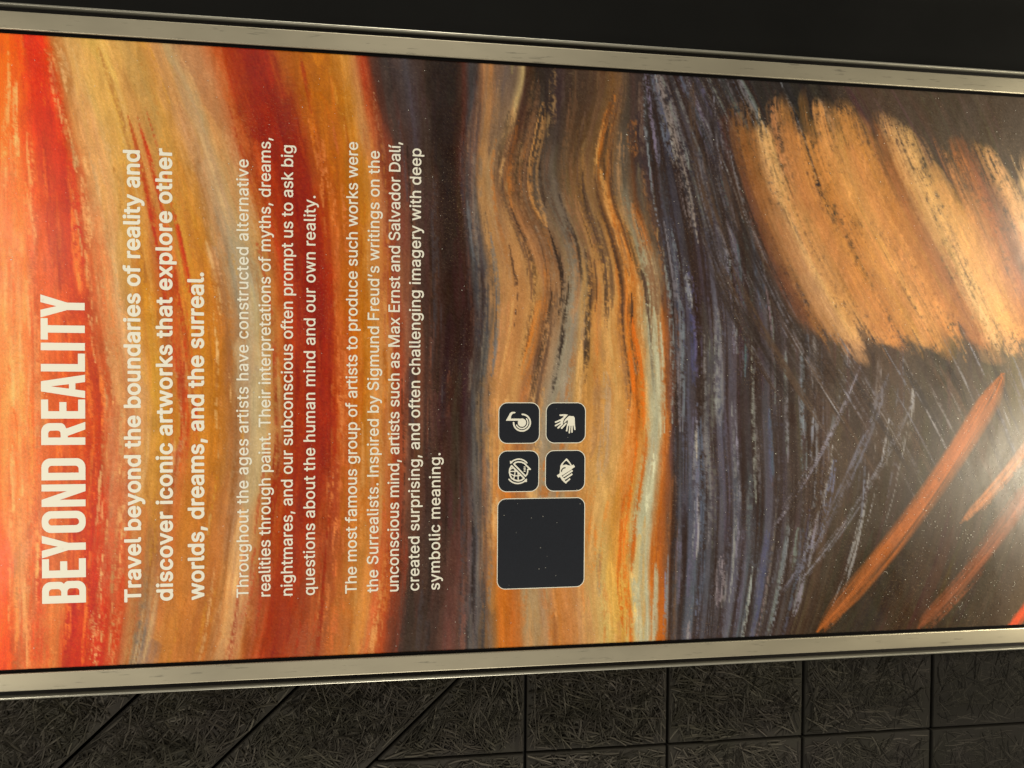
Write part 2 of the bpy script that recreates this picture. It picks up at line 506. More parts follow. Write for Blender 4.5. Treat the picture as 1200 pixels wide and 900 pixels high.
def brush(c_of_w, w0, w1, half, colour, alpha, dry=0.0, taper=0.18, soft=0.0):
    """one stroke: centre line u = c_of_w(w) for w in w0..w1"""
    j0, j1 = max(0, int(w0 * NV)), min(NV, int(w1 * NV) + 1)
    if j1 - j0 < 2:
        return
    w = wg[j0:j1]
    f = (w - w0) / (w1 - w0)
    c = c_of_w(w)
    hw = half * np.clip(np.minimum(f, 1 - f) / taper, 0.05, 1) ** 0.6
    i0 = max(0, int((c.min() - half - PU0) / (PU1 - PU0) * NU))
    i1 = min(NU, int((c.max() + half - PU0) / (PU1 - PU0) * NU) + 2)
    if i1 - i0 < 1:
        return
    d = (ug[None, i0:i1] - c[:, None]) / hw[:, None]
    a_ = np.clip(1.25 * (1 - d * d), 0, 1) ** 0.7
    if soft > 0:
        e_ = np.clip(np.minimum(f, 1 - f) / soft, 0, 1)
        a_ = a_ * (e_ * e_ * (3 - 2 * e_))[:, None]
    # bristle marks that run along the stroke
    nx, ny = max(3, int(half / 0.0011)), 3 + int((w1 - w0) / 0.10)
    tex = rng.normal(size=(ny + 2, nx + 3))
    gx = np.clip((d + 1) / 2, 0, 0.999) * nx
    gy = (np.clip(f, 0, 0.999) * ny)[:, None] + 0 * gx
    xi, yi = gx.astype(int), gy.astype(int)
    fx, fy = gx - xi, gy - yi
    br = (tex[yi, xi] * (1 - fx) + tex[yi, xi + 1] * fx) * (1 - fy) + (tex[yi + 1, xi] * (1 - fx) + tex[yi + 1, xi + 1] * fx) * fy
    a_ = a_ * np.clip(0.85 + 0.28 * br, 0.1, 1.2)
    if dry > 0:
        br = 0.75 * br + 0.55 * SPECK[j0:j1, i0:i1]
        a_ = a_ * np.clip(0.55 + (br - (dry - 0.45) * 1.8) * 1.1, 0, 1)
    a_ = np.clip(a_ * alpha, 0, 1)[..., None]
    tone = 1 + 0.05 * br[..., None]
    IMG[j0:j1, i0:i1] = IMG[j0:j1, i0:i1] * (1 - a_) + np.asarray(colour, float) * tone * a_


def along(s, slope=0.0, w00=0.5):
    def path(w):
        u_ = flow_u(s, w) + slope * (w - w00)
        i_ = np.clip((u_ - PU0) / (PU1 - PU0) * (NU - 1), 0, NU - 1).astype(int)
        j_ = np.clip(w * (NV - 1), 0, NV - 1).astype(int)
        return u_ - WARP[j_, i_]
    return path


def us(x):
    """table position: pixels-wide bands measured on the print, 0 at the title end"""
    return float(np.interp(x, [0, 300, 600, 900, 1200], [0.0, 0.346, 0.728, 1.146, 1.606]))


# wide soft passes of paler paint over the warm bands
for _ in range(150):
    s = rng.choice([us(128), us(150), us(200), us(285), us(300), us(440), us(30)]) + rng.normal(0, 0.014)
    w0 = rng.uniform(-0.1, 0.9)
    c = [(216, 180, 130), (206, 160, 104), (196, 172, 136), (222, 168, 108)][rng.integers(4)]
    brush(along(s, rng.normal(0, 0.02), w0), w0, w0 + rng.uniform(0.12, 0.4), rng.uniform(0.005, 0.013), c, rng.uniform(0.15, 0.4), rng.choice([0, 0.3, 0.5]), 0.4)

# many ordinary strokes that follow the flow and pick up the colours beside them
for _ in range(3600):
    s = rng.uniform(-0.05, 1.66)
    broad = 1.7 if s < 0.55 else 1.0
    w0 = rng.uniform(-0.1, 0.98)
    Lw = rng.uniform(0.05, 0.30)
    c = base_colour(np.array([s + rng.normal(0, 0.010)]), np.array([min(max(w0 + Lw / 2, 0), 1)]))[0]
    c = c * rng.normal(1.02, 0.08) + rng.normal(0, 3, 3)
    brush(along(s, rng.normal(0, 0.012), w0), w0, w0 + Lw, broad * rng.uniform(0.002, 0.010), np.clip(c, 8, 255),
          rng.uniform(0.2, 0.6), rng.choice([0, 0, 0.45, 0.6]))


def family(n, s_lo, s_hi, w_lo, w_hi, L, half, colours, alpha, dry, slope=(0.0, 0.01)):
    for _ in range(n):
        s = rng.uniform(s_lo, s_hi)
        w0 = rng.uniform(w_lo, w_hi)
        c = np.array(colours[rng.integers(len(colours))]) * rng.normal(1, 0.06)
        brush(along(s, rng.normal(*slope), w0), w0, w0 + rng.uniform(*L), rng.uniform(*half), c,
              rng.uniform(*alpha), rng.uniform(*dry))


# dry pale drag over the warm bands, darker accents in them
family(120, us(105), us(150), 0.0, 0.95, (0.03, 0.14), (0.002, 0.005), [(204, 156, 104), (206, 148, 92)], (0.4, 0.8), (0.55, 0.8))
family(90, us(385), us(412), 0.1, 0.95, (0.03, 0.12), (0.002, 0.005), [(204, 120, 66), (190, 100, 52)], (0.4, 0.8), (0.55, 0.8))
family(60, us(-5), us(60), 0.0, 0.95, (0.05, 0.2), (0.002, 0.006), [(246, 170, 104), (226, 96, 40), (240, 140, 70)], (0.3, 0.7), (0.3, 0.7))
family(60, us(60), us(110), 0.0, 0.95, (0.05, 0.2), (0.002, 0.006), [(216, 104, 44), (176, 48, 22), (228, 120, 52)], (0.3, 0.7), (0.4, 0.7))
family(60, us(160), us(300), 0.0, 0.95, (0.05, 0.25), (0.0015, 0.005), [(206, 170, 120), (150, 90, 40), (196, 140, 50)], (0.3, 0.6), (0.3, 0.7))
family(26, us(195), us(228), 0.10, 0.55, (0.1, 0.25), (0.002, 0.004), [(172, 50, 22), (182, 66, 26)], (0.5, 0.9), (0.2, 0.5))
family(60, us(300), us(390), 0.0, 0.95, (0.08, 0.3), (0.002, 0.006), [(128, 36, 20), (164, 58, 30), (150, 46, 24)], (0.3, 0.6), (0.2, 0.6))
family(50, us(410), us(460), 0.0, 0.95, (0.08, 0.3), (0.0015, 0.005), [(200, 128, 60), (160, 84, 22), (206, 150, 90)], (0.3, 0.7), (0.3, 0.7))
family(70, us(470), us(560), 0.0, 0.95, (0.08, 0.3), (0.0015, 0.005), [(84, 58, 50), (44, 34, 30), (104, 66, 54), (70, 62, 66)], (0.3, 0.7), (0.3, 0.7))
family(40, us(548), us(580), 0.1, 0.95, (0.08, 0.3), (0.0015, 0.005), [(96, 98, 104), (60, 58, 62), (120, 110, 100)], (0.3, 0.7), (0.3, 0.7))
family(110, us(575), us(780), 0.0, 0.98, (0.05, 0.22), (0.003, 0.012), [(204, 146, 84), (178, 110, 56), (168, 124, 84), (196, 112, 42), (212, 166, 104), (150, 128, 106)], (0.25, 0.65), (0.3, 0.75))
family(60, us(590), us(770), 0.0, 0.4, (0.06, 0.3), (0.002, 0.007), [(62, 46, 42), (92, 70, 58), (120, 86, 62), (46, 38, 36)], (0.4, 0.8), (0.2, 0.6))
family(14, us(725), us(745), 0.3, 0.95, (0.1, 0.3), (0.002, 0.006), [(196, 100, 34)], (0.5, 0.9), (0.2, 0.5))
family(14, us(752), us(770), 0.35, 0.95, (0.1, 0.3), (0.003, 0.006), [(178, 176, 150)], (0.5, 0.9), (0.2, 0.5))
# cool dry strokes on the dark ground: long broken streaks with dark troughs between them
COOL = [(126, 128, 138), (102, 102, 116), (150, 148, 150), (92, 94, 118), (118, 110, 110), (134, 132, 136)]
for k in range(15):
    s0 = us(784) + 0.0175 * k + rng.normal(0, 0.007)
    fade = 1.0 - 0.022 * k
    wide = rng.uniform(0.5, 2.6)
    c = np.array(COOL[k % 6]) * fade
    brush(along(s0 + 0.009, 0.0), -0.05, 1.05, 0.007, (50, 38, 34), 0.75, 0.1, 0.02)
    w = -0.05
    while w < 1.0:
        Lw = rng.uniform(0.10, 0.42)
        for q in range(3):
            brush(along(s0 + rng.normal(0, 0.0022) * wide, rng.normal(0, 0.008), w), w + rng.uniform(0, 0.05), w + Lw, wide * rng.uniform(0.0016, 0.0044),
                  c * rng.normal(1.0, 0.10) + rng.normal(0, 4, 3), rng.uniform(0.5, 0.95), rng.uniform(0.45, 0.68))
        w += Lw + rng.uniform(-0.02, 0.22)
for k in range(15):
    s0 = us(955) + 0.012 * k + rng.normal(0, 0.004)
    w0 = rng.uniform(-0.02, 0.10) if rng.random() < 0.35 else rng.uniform(0.45, 0.75)
    for q in range(3):
        brush(along(s0 + rng.normal(0, 0.003), rng.normal(-0.05, 0.05), w0), w0, w0 + rng.uniform(0.1, 0.3), rng.uniform(0.0016, 0.004),
              np.array(COOL[k % 6]) * rng.normal(0.92, 0.08), rng.uniform(0.4, 0.8), rng.uniform(0.5, 0.75))


def sweep_stroke(ua, wa, ub, wb, bulge, half, colour, alpha, dry=0.0, taper=0.12):
    brush(lambda w: ua + (ub - ua) * (w - wa) / (wb - wa) + bulge * 4 * (w - wa) * (wb - w) / (wb - wa) ** 2,
          wa, wb, half, colour, alpha, dry, taper)


# broad ochre stream flowing in long strokes across the lower sheet
def stream(a_, e=0.0):
    """a curve of the stream: leaves the right edge at u = a_ and bends down the sheet"""
    return lambda w: a_ + e + 0.42 * np.abs(w - 0.02) ** 1.25 - 0.030 * np.sin(5.5 * w + 6.0 * a_)


TONES = np.array([(1.085, 92, 62, 44), (1.115, 150, 96, 58), (1.135, 202, 156, 108), (1.17, 184, 128, 76), (1.22, 172, 114, 62),
                  (1.27, 190, 136, 80), (1.31, 178, 120, 68), (1.345, 140, 88, 56), (1.37, 198, 154, 102), (1.42, 186, 132, 78),
                  (1.46, 150, 94, 58), (1.485, 112, 72, 54), (1.51, 190, 144, 96), (1.56, 206, 166, 120), (1.64, 180, 126, 78)], float)
for k in range(700):
    a_ = rng.uniform(1.085, 1.64)
    top_ = 0.06 + 0.04 * np.sin(9 * a_)
    big = k < 380
    w0 = rng.uniform(top_ - 0.02, 0.42)
    w1 = min(w0 + rng.uniform(0.12, 0.32), 0.47 + rng.normal(0.0, 0.02) - 0.10 * max(0, a_ - 1.4))
    if w1 - w0 < 0.05:
        continue
    c = np.array([np.interp(a_, TONES[:, 0], TONES[:, q]) for q in (1, 2, 3)])
    brush(stream(a_), w0, w1, rng.uniform(0.010, 0.026) if big else rng.uniform(0.002, 0.008),
          c * rng.normal(0.97, 0.06) + rng.normal(0, 3, 3), rng.uniform(0.35, 0.65) if big else rng.uniform(0.25, 0.6),
          rng.choice([0.0, 0.3, 0.4]) if big else rng.choice([0.35, 0.5, 0.6]), 0.12 if big else 0.3, 0.13 if big else 0.08)
# dark and cool strokes that run beside it and close over its ends
for k in range(170):
    side = rng.random()
    if side < 0.5:
        a_, w0, w1 = rng.uniform(0.98, 1.09), rng.uniform(-0.02, 0.5), 0
    else:
        a_, w0, w1 = rng.uniform(1.05, 1.62), rng.uniform(0.42, 0.56), 0
    w1 = w0 + rng.uniform(0.08, 0.26)
    c = [(60, 48, 42), (76, 60, 50), (48, 40, 38), (104, 102, 112), (92, 84, 88), (120, 116, 120)][rng.integers(6)]
    pale = c[2] > 80
    brush(stream(a_), w0, w1, rng.uniform(0.0016, 0.004) if pale else rng.uniform(0.004, 0.010), np.array(c) * rng.normal(1, 0.07),
          rng.uniform(0.4, 0.8), rng.uniform(0.45, 0.7) if pale else 0.2, 0.25)
# warm strokes crossing the dark lower corner the other way
for ua, wa, ub, wb, bu, hf, c in [(1.36, 0.52, 1.18, 0.92, 0.018, 0.012, (96, 94, 108)),
                                  (1.41, 0.55, 1.21, 0.90, 0.020, 0.007, (110, 108, 118)),
                                  (1.31, 0.50, 1.16, 0.80, 0.014, 0.006, (104, 100, 112)),
                                  (1.57, 0.52, 1.24, 0.995, 0.024, 0.027, (150, 84, 42)),
                                  (1.65, 0.70, 1.42, 1.0, 0.016, 0.021, (112, 66, 44)),
                                  (1.67, 0.58, 1.50, 0.80, 0.010, 0.014, (140, 88, 54)),
                                  (1.67, 0.90, 1.59, 1.02, 0.0, 0.014, (176, 70, 42))]:
    cool = c[2] > 90
    sweep_stroke(ua, wa, ub, wb, bu, hf, c, 0.45 if cool else 0.92, 0.55 if cool else 0.0)
    for q in range(9):
        e = rng.normal(0, hf * 0.55)
        wq = rng.uniform(wa, wb - 0.1 * (wb - wa))
        wr = min(wb, wq + rng.uniform(0.25, 0.6) * (wb - wa))
        f0, f1 = (wq - wa) / (wb - wa), (wr - wa) / (wb - wa)
        sweep_stroke(ua + (ub - ua) * f0 + e + 4 * bu * f0 * (1 - f0), wq, ua + (ub - ua) * f1 + e + 4 * bu * f1 * (1 - f1), wr, bu * (f1 - f0) ** 2,
                     hf * rng.uniform(0.12, 0.4), np.array(c) * rng.normal(1.02, 0.13), 0.6, 0.5 if cool else 0.3)

IMG = IMG * (1 + 0.035 * GRAIN[..., None]) + rng.normal(0, 3.0, IMG.shape[:2])[..., None]
ALB = np.clip(lin(np.clip(IMG, 4, 255)) * 1.10 - 0.011, 0.004, 0.85)

ucol = np.concatenate([np.linspace(U0, PU0 - 0.008, 12), ug, np.linspace(PU1 + 0.008, U1, 12)])
iu = np.clip(((ucol - PU0) / (PU1 - PU0) * (NU - 1)).round().astype(int), 0, NU - 1)
NC = len(ucol)
UU, VV = np.meshgrid(ucol, wg * VW)
co = np.stack([0.45 - VV, np.full_like(UU, 0.0030), ZTOP - UU], -1).reshape(-1, 3).astype(np.float32)
ii = np.arange(NC * NV).reshape(NV, NC)
quads = np.stack([ii[:-1, :-1], ii[1:, :-1], ii[1:, 1:], ii[:-1, 1:]], -1).reshape(-1, 4)
me = bpy.data.meshes.new('printed_sheet')
me.vertices.add(len(co))
me.vertices.foreach_set('co', co.ravel())
me.loops.add(quads.size)
me.loops.foreach_set('vertex_index', quads.ravel().astype(np.int32))
me.polygons.add(len(quads))
me.polygons.foreach_set('loop_start', np.arange(0, quads.size, 4, dtype=np.int32))
me.update(calc_edges=True)
ca = me.attributes.new('paint', 'FLOAT_COLOR', 'POINT')
cols = np.concatenate([ALB[:, iu], np.ones((NV, NC, 1))], -1).astype(np.float32)
ca.data.foreach_set('color', cols.ravel())
fa = me.attributes.new('flow', 'FLOAT_VECTOR', 'POINT')
flowv = np.stack([S[:, iu] + (ucol - np.clip(ucol, PU0, PU1))[None], VV, np.zeros_like(VV)], -1).astype(np.float32)
fa.data.foreach_set('vector', flowv.ravel())

print_mat, nt, b = principled('printed_brushwork', (0.5, 0.3, 0.1), 0.44, 0, 0.33)
L = nt.links
pc = nt.nodes.new('ShaderNodeAttribute')
pc.attribute_name = 'paint'
pf = nt.nodes.new('ShaderNodeAttribute')
pf.attribute_name = 'flow'


def streak(scale, detail, rough):
    mp_ = nt.nodes.new('ShaderNodeMapping')
    mp_.inputs['Scale'].default_value = scale
    n_ = node(nt, 'ShaderNodeTexNoise', Scale=1.0, Detail=detail, Roughness=rough)
    L.new(pf.outputs['Vector'], mp_.inputs['Vector'])
    L.new(mp_.outputs['Vector'], n_.inputs['Vector'])
    return n_


def rng_node(src, a0, a1, b0, b1):
    r_ = nt.nodes.new('ShaderNodeMapRange')
    r_.inputs['From Min'].default_value = a0
    r_.inputs['From Max'].default_value = a1
    r_.inputs['To Min'].default_value = b0
    r_.inputs['To Max'].default_value = b1
    L.new(src, r_.inputs['Value'])
    return r_.outputs['Result']


fine = streak((420, 190, 1), 4, 0.7)
canvas = streak((900, 700, 1), 3, 0.7)
m1 = nt.nodes.new('ShaderNodeMath')
m1.operation = 'MULTIPLY'
L.new(rng_node(fine.outputs['Fac'], 0.3, 0.7, 0.88, 1.13), m1.inputs[0])
L.new(rng_node(canvas.outputs['Fac'], 0.3, 0.7, 0.88, 1.12), m1.inputs[1])
sc = nt.nodes.new('ShaderNodeVectorMath')
sc.operation = 'SCALE'
L.new(pc.outputs['Color'], sc.inputs[0])
L.new(m1.outputs['Value'], sc.inputs['Scale'])
# pale dry-brush grains, then small dark cracks
gr = streak((420, 300, 1), 5, 0.75)
patch = streak((16, 7, 1), 3, 0.6)
mm = nt.nodes.new('ShaderNodeMath')
mm.operation = 'MULTIPLY'
L.new(rng_node(gr.outputs['Fac'], 0.57, 0.70, 0.0, 0.30), mm.inputs[0])
L.new(rng_node(patch.outputs['Fac'], 0.45, 0.62, 0.0, 1.0), mm.inputs[1])
add = nt.nodes.new('ShaderNodeMixRGB')
add.inputs['Color2'].default_value = (0.62, 0.42, 0.24, 1)
L.new(mm.outputs['Value'], add.inputs['Fac'])
L.new(sc.outputs['Vector'], add.inputs['Color1'])
dk = streak((330, 380, 1), 4, 0.7)
dkm = nt.nodes.new('ShaderNodeMixRGB')
dkm.inputs['Color2'].default_value = (0.03, 0.02, 0.015, 1)
L.new(rng_node(dk.outputs['Fac'], 0.66, 0.76, 0.0, 0.5), dkm.inputs['Fac'])
L.new(add.outputs['Color'], dkm.inputs['Color1'])
L.new(dkm.outputs['Color'], b.inputs['Base Color'])
# wiped and fingered laminate: the gloss is uneven
tc = nt.nodes.new('ShaderNodeTexCoord')
mp3 = nt.nodes.new('ShaderNodeMapping')
mp3.inputs['Scale'].default_value = (5, 5, 11)
mp3.inputs['Rotation'].default_value = (0, 0.6, 0)
sm = node(nt, 'ShaderNodeTexNoise', Scale=1.6, Detail=6.0, Roughness=0.62, Distortion=0.8)
L.new(tc.outputs['Object'], mp3.inputs['Vector'])
L.new(mp3.outputs['Vector'], sm.inputs['Vector'])
fs = node(nt, 'ShaderNodeTexNoise', Scale=240.0, Detail=3.0)
L.new(tc.outputs['Object'], fs.inputs['Vector'])
ro = nt.nodes.new('ShaderNodeMath')
ro.operation = 'ADD'
L.new(rng_node(sm.outputs['Fac'], 0.35, 0.65, 0.34, 0.48), ro.inputs[0])
L.new(rng_node(fs.outputs['Fac'], 0.3, 0.7, -0.03, 0.03), ro.inputs[1])
L.new(ro.outputs['Value'], b.inputs['Roughness'])
me.materials.append(print_mat)
spart(link('printed_sheet', me))

# ---- lettering
# outlines of a plain grotesque in two weights: advance, then closed contours
TEXT_GLYPHS = {
    ',': (197, '33,-126 29,-119 30,-114 60,76 68,80 138,80 143,78 146,71 145,66 91,-124 88,-127 83,-128 38,-128'),
    '.': (197, '80,-11 70,-7 60,0 47,16 43,26 41,36 43,56 46,66 53,76 70,89 80,94 90,96 110,94 120,90 130,84 138,76 145,66 148,56 150,46 148,26 144,16 137,6 130,-2 120,-8 100,-13'),
    'D': (511, '55,-7 51,0 51,505 51,510 53,515 60,518 225,518 265,516 295,510 325,501 345,493 370,478 385,467 405,449 417,435 433,410 454,365 462,335 467,310 471,255 469,215 464,185 458,160 448,130 426,90 402,60 385,43 370,32 339,15 313,5 295,-1 260,-7 235,-9 60,-9|134,70 140,66 230,66 260,70 285,76 315,90 335,105 354,125 369,150 375,165 383,190 389,230 390,270 388,295 383,320 372,355 364,370 355,385 342,400 330,410 305,426 275,437 245,442 140,443 135,441'),
    'E': (428, '55,-7 51,0 51,505 51,510 53,515 60,518 375,518 380,513 381,505 381,450 375,443 140,443 135,441 135,296 140,295 356,295 360,294 363,290 364,285 364,230 363,225 360,221 355,220 135,220 134,70 140,66 375,66 380,65 384,60 384,55 384,0 382,-5 375,-9 60,-9'),
    'F': (419, '55,-7 51,0 51,505 51,510 53,515 60,518 370,518 375,516 378,510 378,455 378,450 375,445 370,443 140,443 135,441 135,289 140,287 350,286 355,280 355,220 352,215 345,212 140,212 135,211 134,0 130,-8 125,-9 60,-9'),
    'I': (199, '55,-7 51,0 51,510 55,516 60,518 130,518 135,515 137,510 137,0 135,-5 130,-9 60,-9'),
    'M': (637, '55,-7 51,0 51,505 51,510 53,515 60,518 150,518 155,518 160,513 290,180 315,103 343,190 469,515 475,518 480,518 565,518 570,518 575,515 577,510 577,505 577,0 575,-6 570,-9 505,-9 500,-8 497,-5 495,0 496,365 495,372 491,360 465,290 352,0 349,-5 345,-9 340,-9 285,-9 279,-5 161,290 135,364 131,360 130,350 131,0 129,-5 125,-9 60,-9'),
    'S': (456, '178,-14 148,-8 113,6 88,22 68,41 50,66 38,91 30,126 29,136 30,141 33,144 38,146 108,145 112,141 118,116 125,101 133,91 148,78 163,70 188,62 208,59 233,58 258,61 278,67 298,76 313,87 328,105 334,121 337,141 335,156 330,166 323,176 311,186 295,196 258,209 153,240 113,259 88,276 73,290 64,301 51,326 45,346 43,361 45,396 53,426 68,453 88,476 103,488 118,498 153,513 188,522 228,525 268,522 298,515 328,502 353,486 373,468 390,446 402,421 409,391 410,376 408,372 403,369 398,369 338,369 333,370 328,376 326,391 320,406 308,421 298,429 283,438 263,445 243,449 218,450 193,447 173,441 158,433 143,421 132,406 126,391 124,371 127,356 133,346 142,336 155,326 168,318 213,302 278,285 313,273 343,259 368,243 393,217 403,203 408,191 413,176 416,156 417,136 415,116 407,86 400,71 388,51 368,29 338,8 303,-7 268,-15 223,-18'),
    'T': (458, '187,-6 184,0 184,440 182,443 177,443 32,443 27,445 23,450 23,455 23,510 25,515 32,518 417,518 422,517 426,510 426,505 426,450 422,444 417,443 272,443 266,440 266,0 262,-8 257,-9 192,-9'),
    'a': (398, '130,-15 100,-7 75,6 55,22 37,46 26,71 21,101 23,131 30,156 40,172 55,188 75,201 100,213 120,219 145,224 240,237 260,242 264,246 267,251 267,266 264,281 257,296 245,309 225,318 205,322 185,322 170,319 145,310 125,296 115,282 108,271 105,266 100,265 40,282 34,286 32,291 33,296 46,321 65,345 90,365 115,378 150,388 185,393 225,391 260,383 286,371 300,362 312,351 323,336 332,321 338,306 342,291 345,271 346,251 346,1 345,-4 340,-9 335,-9 275,-9 269,-4 268,21 265,25 250,11 240,3 225,-5 205,-12 170,-18 150,-18|152,56 180,54 205,59 225,68 245,83 257,101 265,121 267,136 267,171 265,174 220,165 175,159 150,154 130,147 112,136 105,126 102,116 101,101 105,85 111,76 123,66 135,60'),
    'b': (433, '198,-14 178,-8 158,2 139,17 123,36 121,32 121,2 120,-3 118,-7 113,-9 53,-9 48,-7 45,-3 44,507 44,512 48,516 53,518 113,518 118,517 123,512 123,352 128,349 145,367 168,381 193,390 218,393 243,392 268,389 288,383 308,374 321,367 338,353 353,337 367,317 378,298 390,262 396,232 398,207 399,177 396,147 390,117 383,92 374,72 361,52 345,32 328,16 308,2 288,-7 268,-13 243,-16 218,-17|209,57 233,57 253,61 268,69 283,82 296,97 306,117 314,142 318,172 319,202 316,227 310,252 299,277 283,297 268,309 248,317 228,321 203,320 183,314 168,306 153,292 141,277 132,257 127,237 123,207 122,177 126,147 132,122 141,102 157,82 173,69 188,61'),
    'c': (405, '169,-13 134,-3 114,8 101,17 74,42 59,62 49,80 34,117 27,157 25,202 30,242 35,262 42,282 60,317 84,345 111,367 134,379 169,389 209,393 229,392 249,389 269,384 294,373 314,361 329,349 348,327 359,309 370,282 371,277 369,272 364,268 304,253 299,254 296,257 287,277 273,297 259,308 244,315 224,320 199,321 179,317 159,309 144,297 127,277 117,257 110,232 105,202 106,172 110,142 118,117 132,92 153,72 174,60 199,55 219,56 234,58 249,64 263,72 274,80 283,92 289,102 296,122 304,126 364,111 371,107 372,102 361,72 345,47 324,23 299,6 269,-8 239,-15 204,-17'),
    'd': (433, '164,-14 144,-9 124,-1 104,10 89,22 74,37 63,52 51,72 42,92 34,117 29,142 26,162 25,192 26,217 30,247 42,287 52,307 64,325 74,339 89,354 104,367 119,375 139,384 159,389 184,393 204,393 224,391 244,387 259,380 274,371 299,347 302,352 302,512 309,518 374,518 379,515 381,507 380,-3 374,-9 314,-9 309,-8 305,-3 304,2 304,37 291,22 279,11 264,0 244,-10 224,-15 204,-17 184,-17|193,57 214,56 234,60 254,70 268,82 283,102 294,126 299,147 302,172 303,202 299,232 293,257 283,277 269,295 254,308 234,317 214,321 194,320 174,316 154,307 139,293 126,277 116,257 109,232 106,207 105,177 108,152 115,127 126,102 139,84 154,71 174,61'),
    'e': (413, '174,-14 154,-9 134,-3 104,14 78,37 66,52 56,67 39,102 29,142 25,187 28,232 38,272 54,307 74,335 99,359 129,377 144,383 164,389 179,391 204,393 239,390 269,383 284,376 301,367 329,344 349,319 365,287 375,252 379,217 380,167 376,162 369,160 109,160 106,157 108,142 117,112 134,88 154,70 174,61 204,55 234,57 249,61 264,67 274,74 284,85 299,110 304,114 319,111 369,99 372,97 374,92 365,67 349,41 329,21 299,2 274,-8 244,-15 209,-17|107,232 109,230 294,230 299,232 294,252 287,272 278,287 264,302 254,309 239,316 224,320 204,321 184,319 169,315 154,307 140,297 127,282 117,267 110,247'),
    'f': (263, '76,-7 72,0 72,315 71,317 66,318 6,318 1,320 -3,325 -3,330 -3,380 1,386 6,388 66,388 71,388 72,390 72,440 74,455 78,470 85,485 95,500 106,510 121,521 131,527 146,532 176,538 211,538 236,533 246,530 251,526 252,520 235,465 231,460 226,459 216,463 201,465 186,464 176,462 166,458 161,454 155,445 152,435 151,420 152,390 156,388 226,388 231,388 235,385 237,380 237,330 236,323 231,318 156,318 151,315 151,0 149,-5 146,-8 141,-9 81,-9'),
    'g': (434, '164,-157 141,-151 124,-146 104,-136 84,-123 69,-109 54,-91 42,-71 44,-64 49,-60 94,-35 99,-32 104,-32 109,-36 121,-51 135,-66 149,-75 164,-82 184,-86 209,-88 234,-86 254,-81 269,-73 284,-61 291,-51 296,-41 302,-16 301,39 299,41 292,34 279,22 264,12 249,4 224,-2 194,-4 159,-1 134,7 119,13 101,24 82,39 60,64 46,89 34,119 28,149 25,179 26,219 31,249 41,284 59,319 74,339 88,354 114,372 129,380 149,387 174,392 194,393 219,392 239,388 254,383 274,371 289,359 304,343 304,379 305,384 309,387 314,388 374,388 380,384 381,379 381,-6 379,-36 372,-66 363,-86 344,-111 324,-129 299,-142 264,-154 234,-159 199,-160|193,69 214,68 234,71 254,79 269,90 280,104 291,124 299,149 302,174 303,204 300,229 294,255 283,279 269,296 254,308 234,317 214,321 189,320 169,315 154,307 139,294 124,274 115,254 109,234 106,209 105,184 109,154 114,134 126,109 139,93 154,81 174,72'),
    'h': (419, '48,-7 44,0 44,510 48,516 53,518 113,518 118,517 121,515 123,510 123,355 128,352 138,362 153,373 168,381 188,388 218,393 253,391 283,384 308,372 323,360 333,350 349,325 360,295 364,275 366,255 366,0 364,-5 358,-9 298,-9 293,-8 289,-5 287,0 287,235 284,265 278,280 273,290 258,306 248,312 238,316 228,319 208,320 193,319 178,315 163,308 153,301 143,291 135,280 127,260 123,230 123,0 121,-5 118,-8 113,-9 53,-9'),
    'i': (176, '51,-9 46,-5 44,0 44,380 46,385 51,388 116,388 121,385 123,380 123,0 121,-5 116,-9|81,434 71,436 61,439 46,450 36,465 33,475 32,485 33,495 37,505 49,520 56,525 66,530 86,533 96,532 106,528 121,518 127,510 132,500 135,490 135,480 133,470 129,460 116,445 101,437'),
    'k': (390, '48,-7 44,0 44,510 48,516 53,518 113,518 118,517 121,515 123,510 123,240 123,235 128,232 278,385 283,388 358,388 363,388 368,383 369,380 368,375 363,370 217,220 214,215 378,7 381,0 379,-5 373,-9 293,-9 288,-6 153,164 126,140 123,135 123,0 121,-5 118,-8 113,-9 53,-9'),
    'l': (198, '108,-8 83,2 73,9 63,20 57,28 50,43 44,73 44,508 45,513 48,516 53,518 113,518 118,517 122,513 124,83 127,68 133,63 148,61 173,63 178,59 190,3 188,-2 183,-6 163,-10 128,-11'),
    'm': (619, '48,-7 44,0 44,5 44,380 48,386 53,388 108,388 113,388 118,386 121,380 121,355 123,348 133,360 148,372 163,381 178,388 193,392 208,394 228,395 243,393 268,385 285,375 305,355 318,334 336,355 347,365 361,375 378,383 396,390 413,393 448,395 478,389 503,379 523,365 541,345 550,330 558,310 563,290 565,270 566,0 563,-7 558,-9 498,-9 493,-8 489,-5 487,0 487,255 485,275 477,295 469,305 463,309 443,318 418,321 393,318 383,314 373,308 363,300 355,290 350,280 346,265 344,245 344,0 343,-4 338,-9 333,-9 273,-9 268,-6 265,0 265,260 264,275 261,285 255,295 240,310 223,318 198,321 173,317 151,305 141,295 134,285 126,265 123,240 123,0 121,-5 118,-8 113,-9 53,-9'),
    'n': (419, '48,-7 44,0 44,380 46,385 53,388 113,388 118,386 121,380 121,350 123,346 138,362 158,376 183,387 208,392 238,393 263,390 288,382 308,372 328,355 346,330 357,305 364,275 366,240 366,0 364,-5 358,-9 353,-9 298,-9 293,-8 289,-5 287,0 287,235 284,265 278,280 273,290 258,306 248,312 238,316 228,319 208,320 193,319 178,315 163,308 153,301 143,291 135,280 127,260 123,230 123,0 121,-5 118,-8 113,-9 53,-9'),
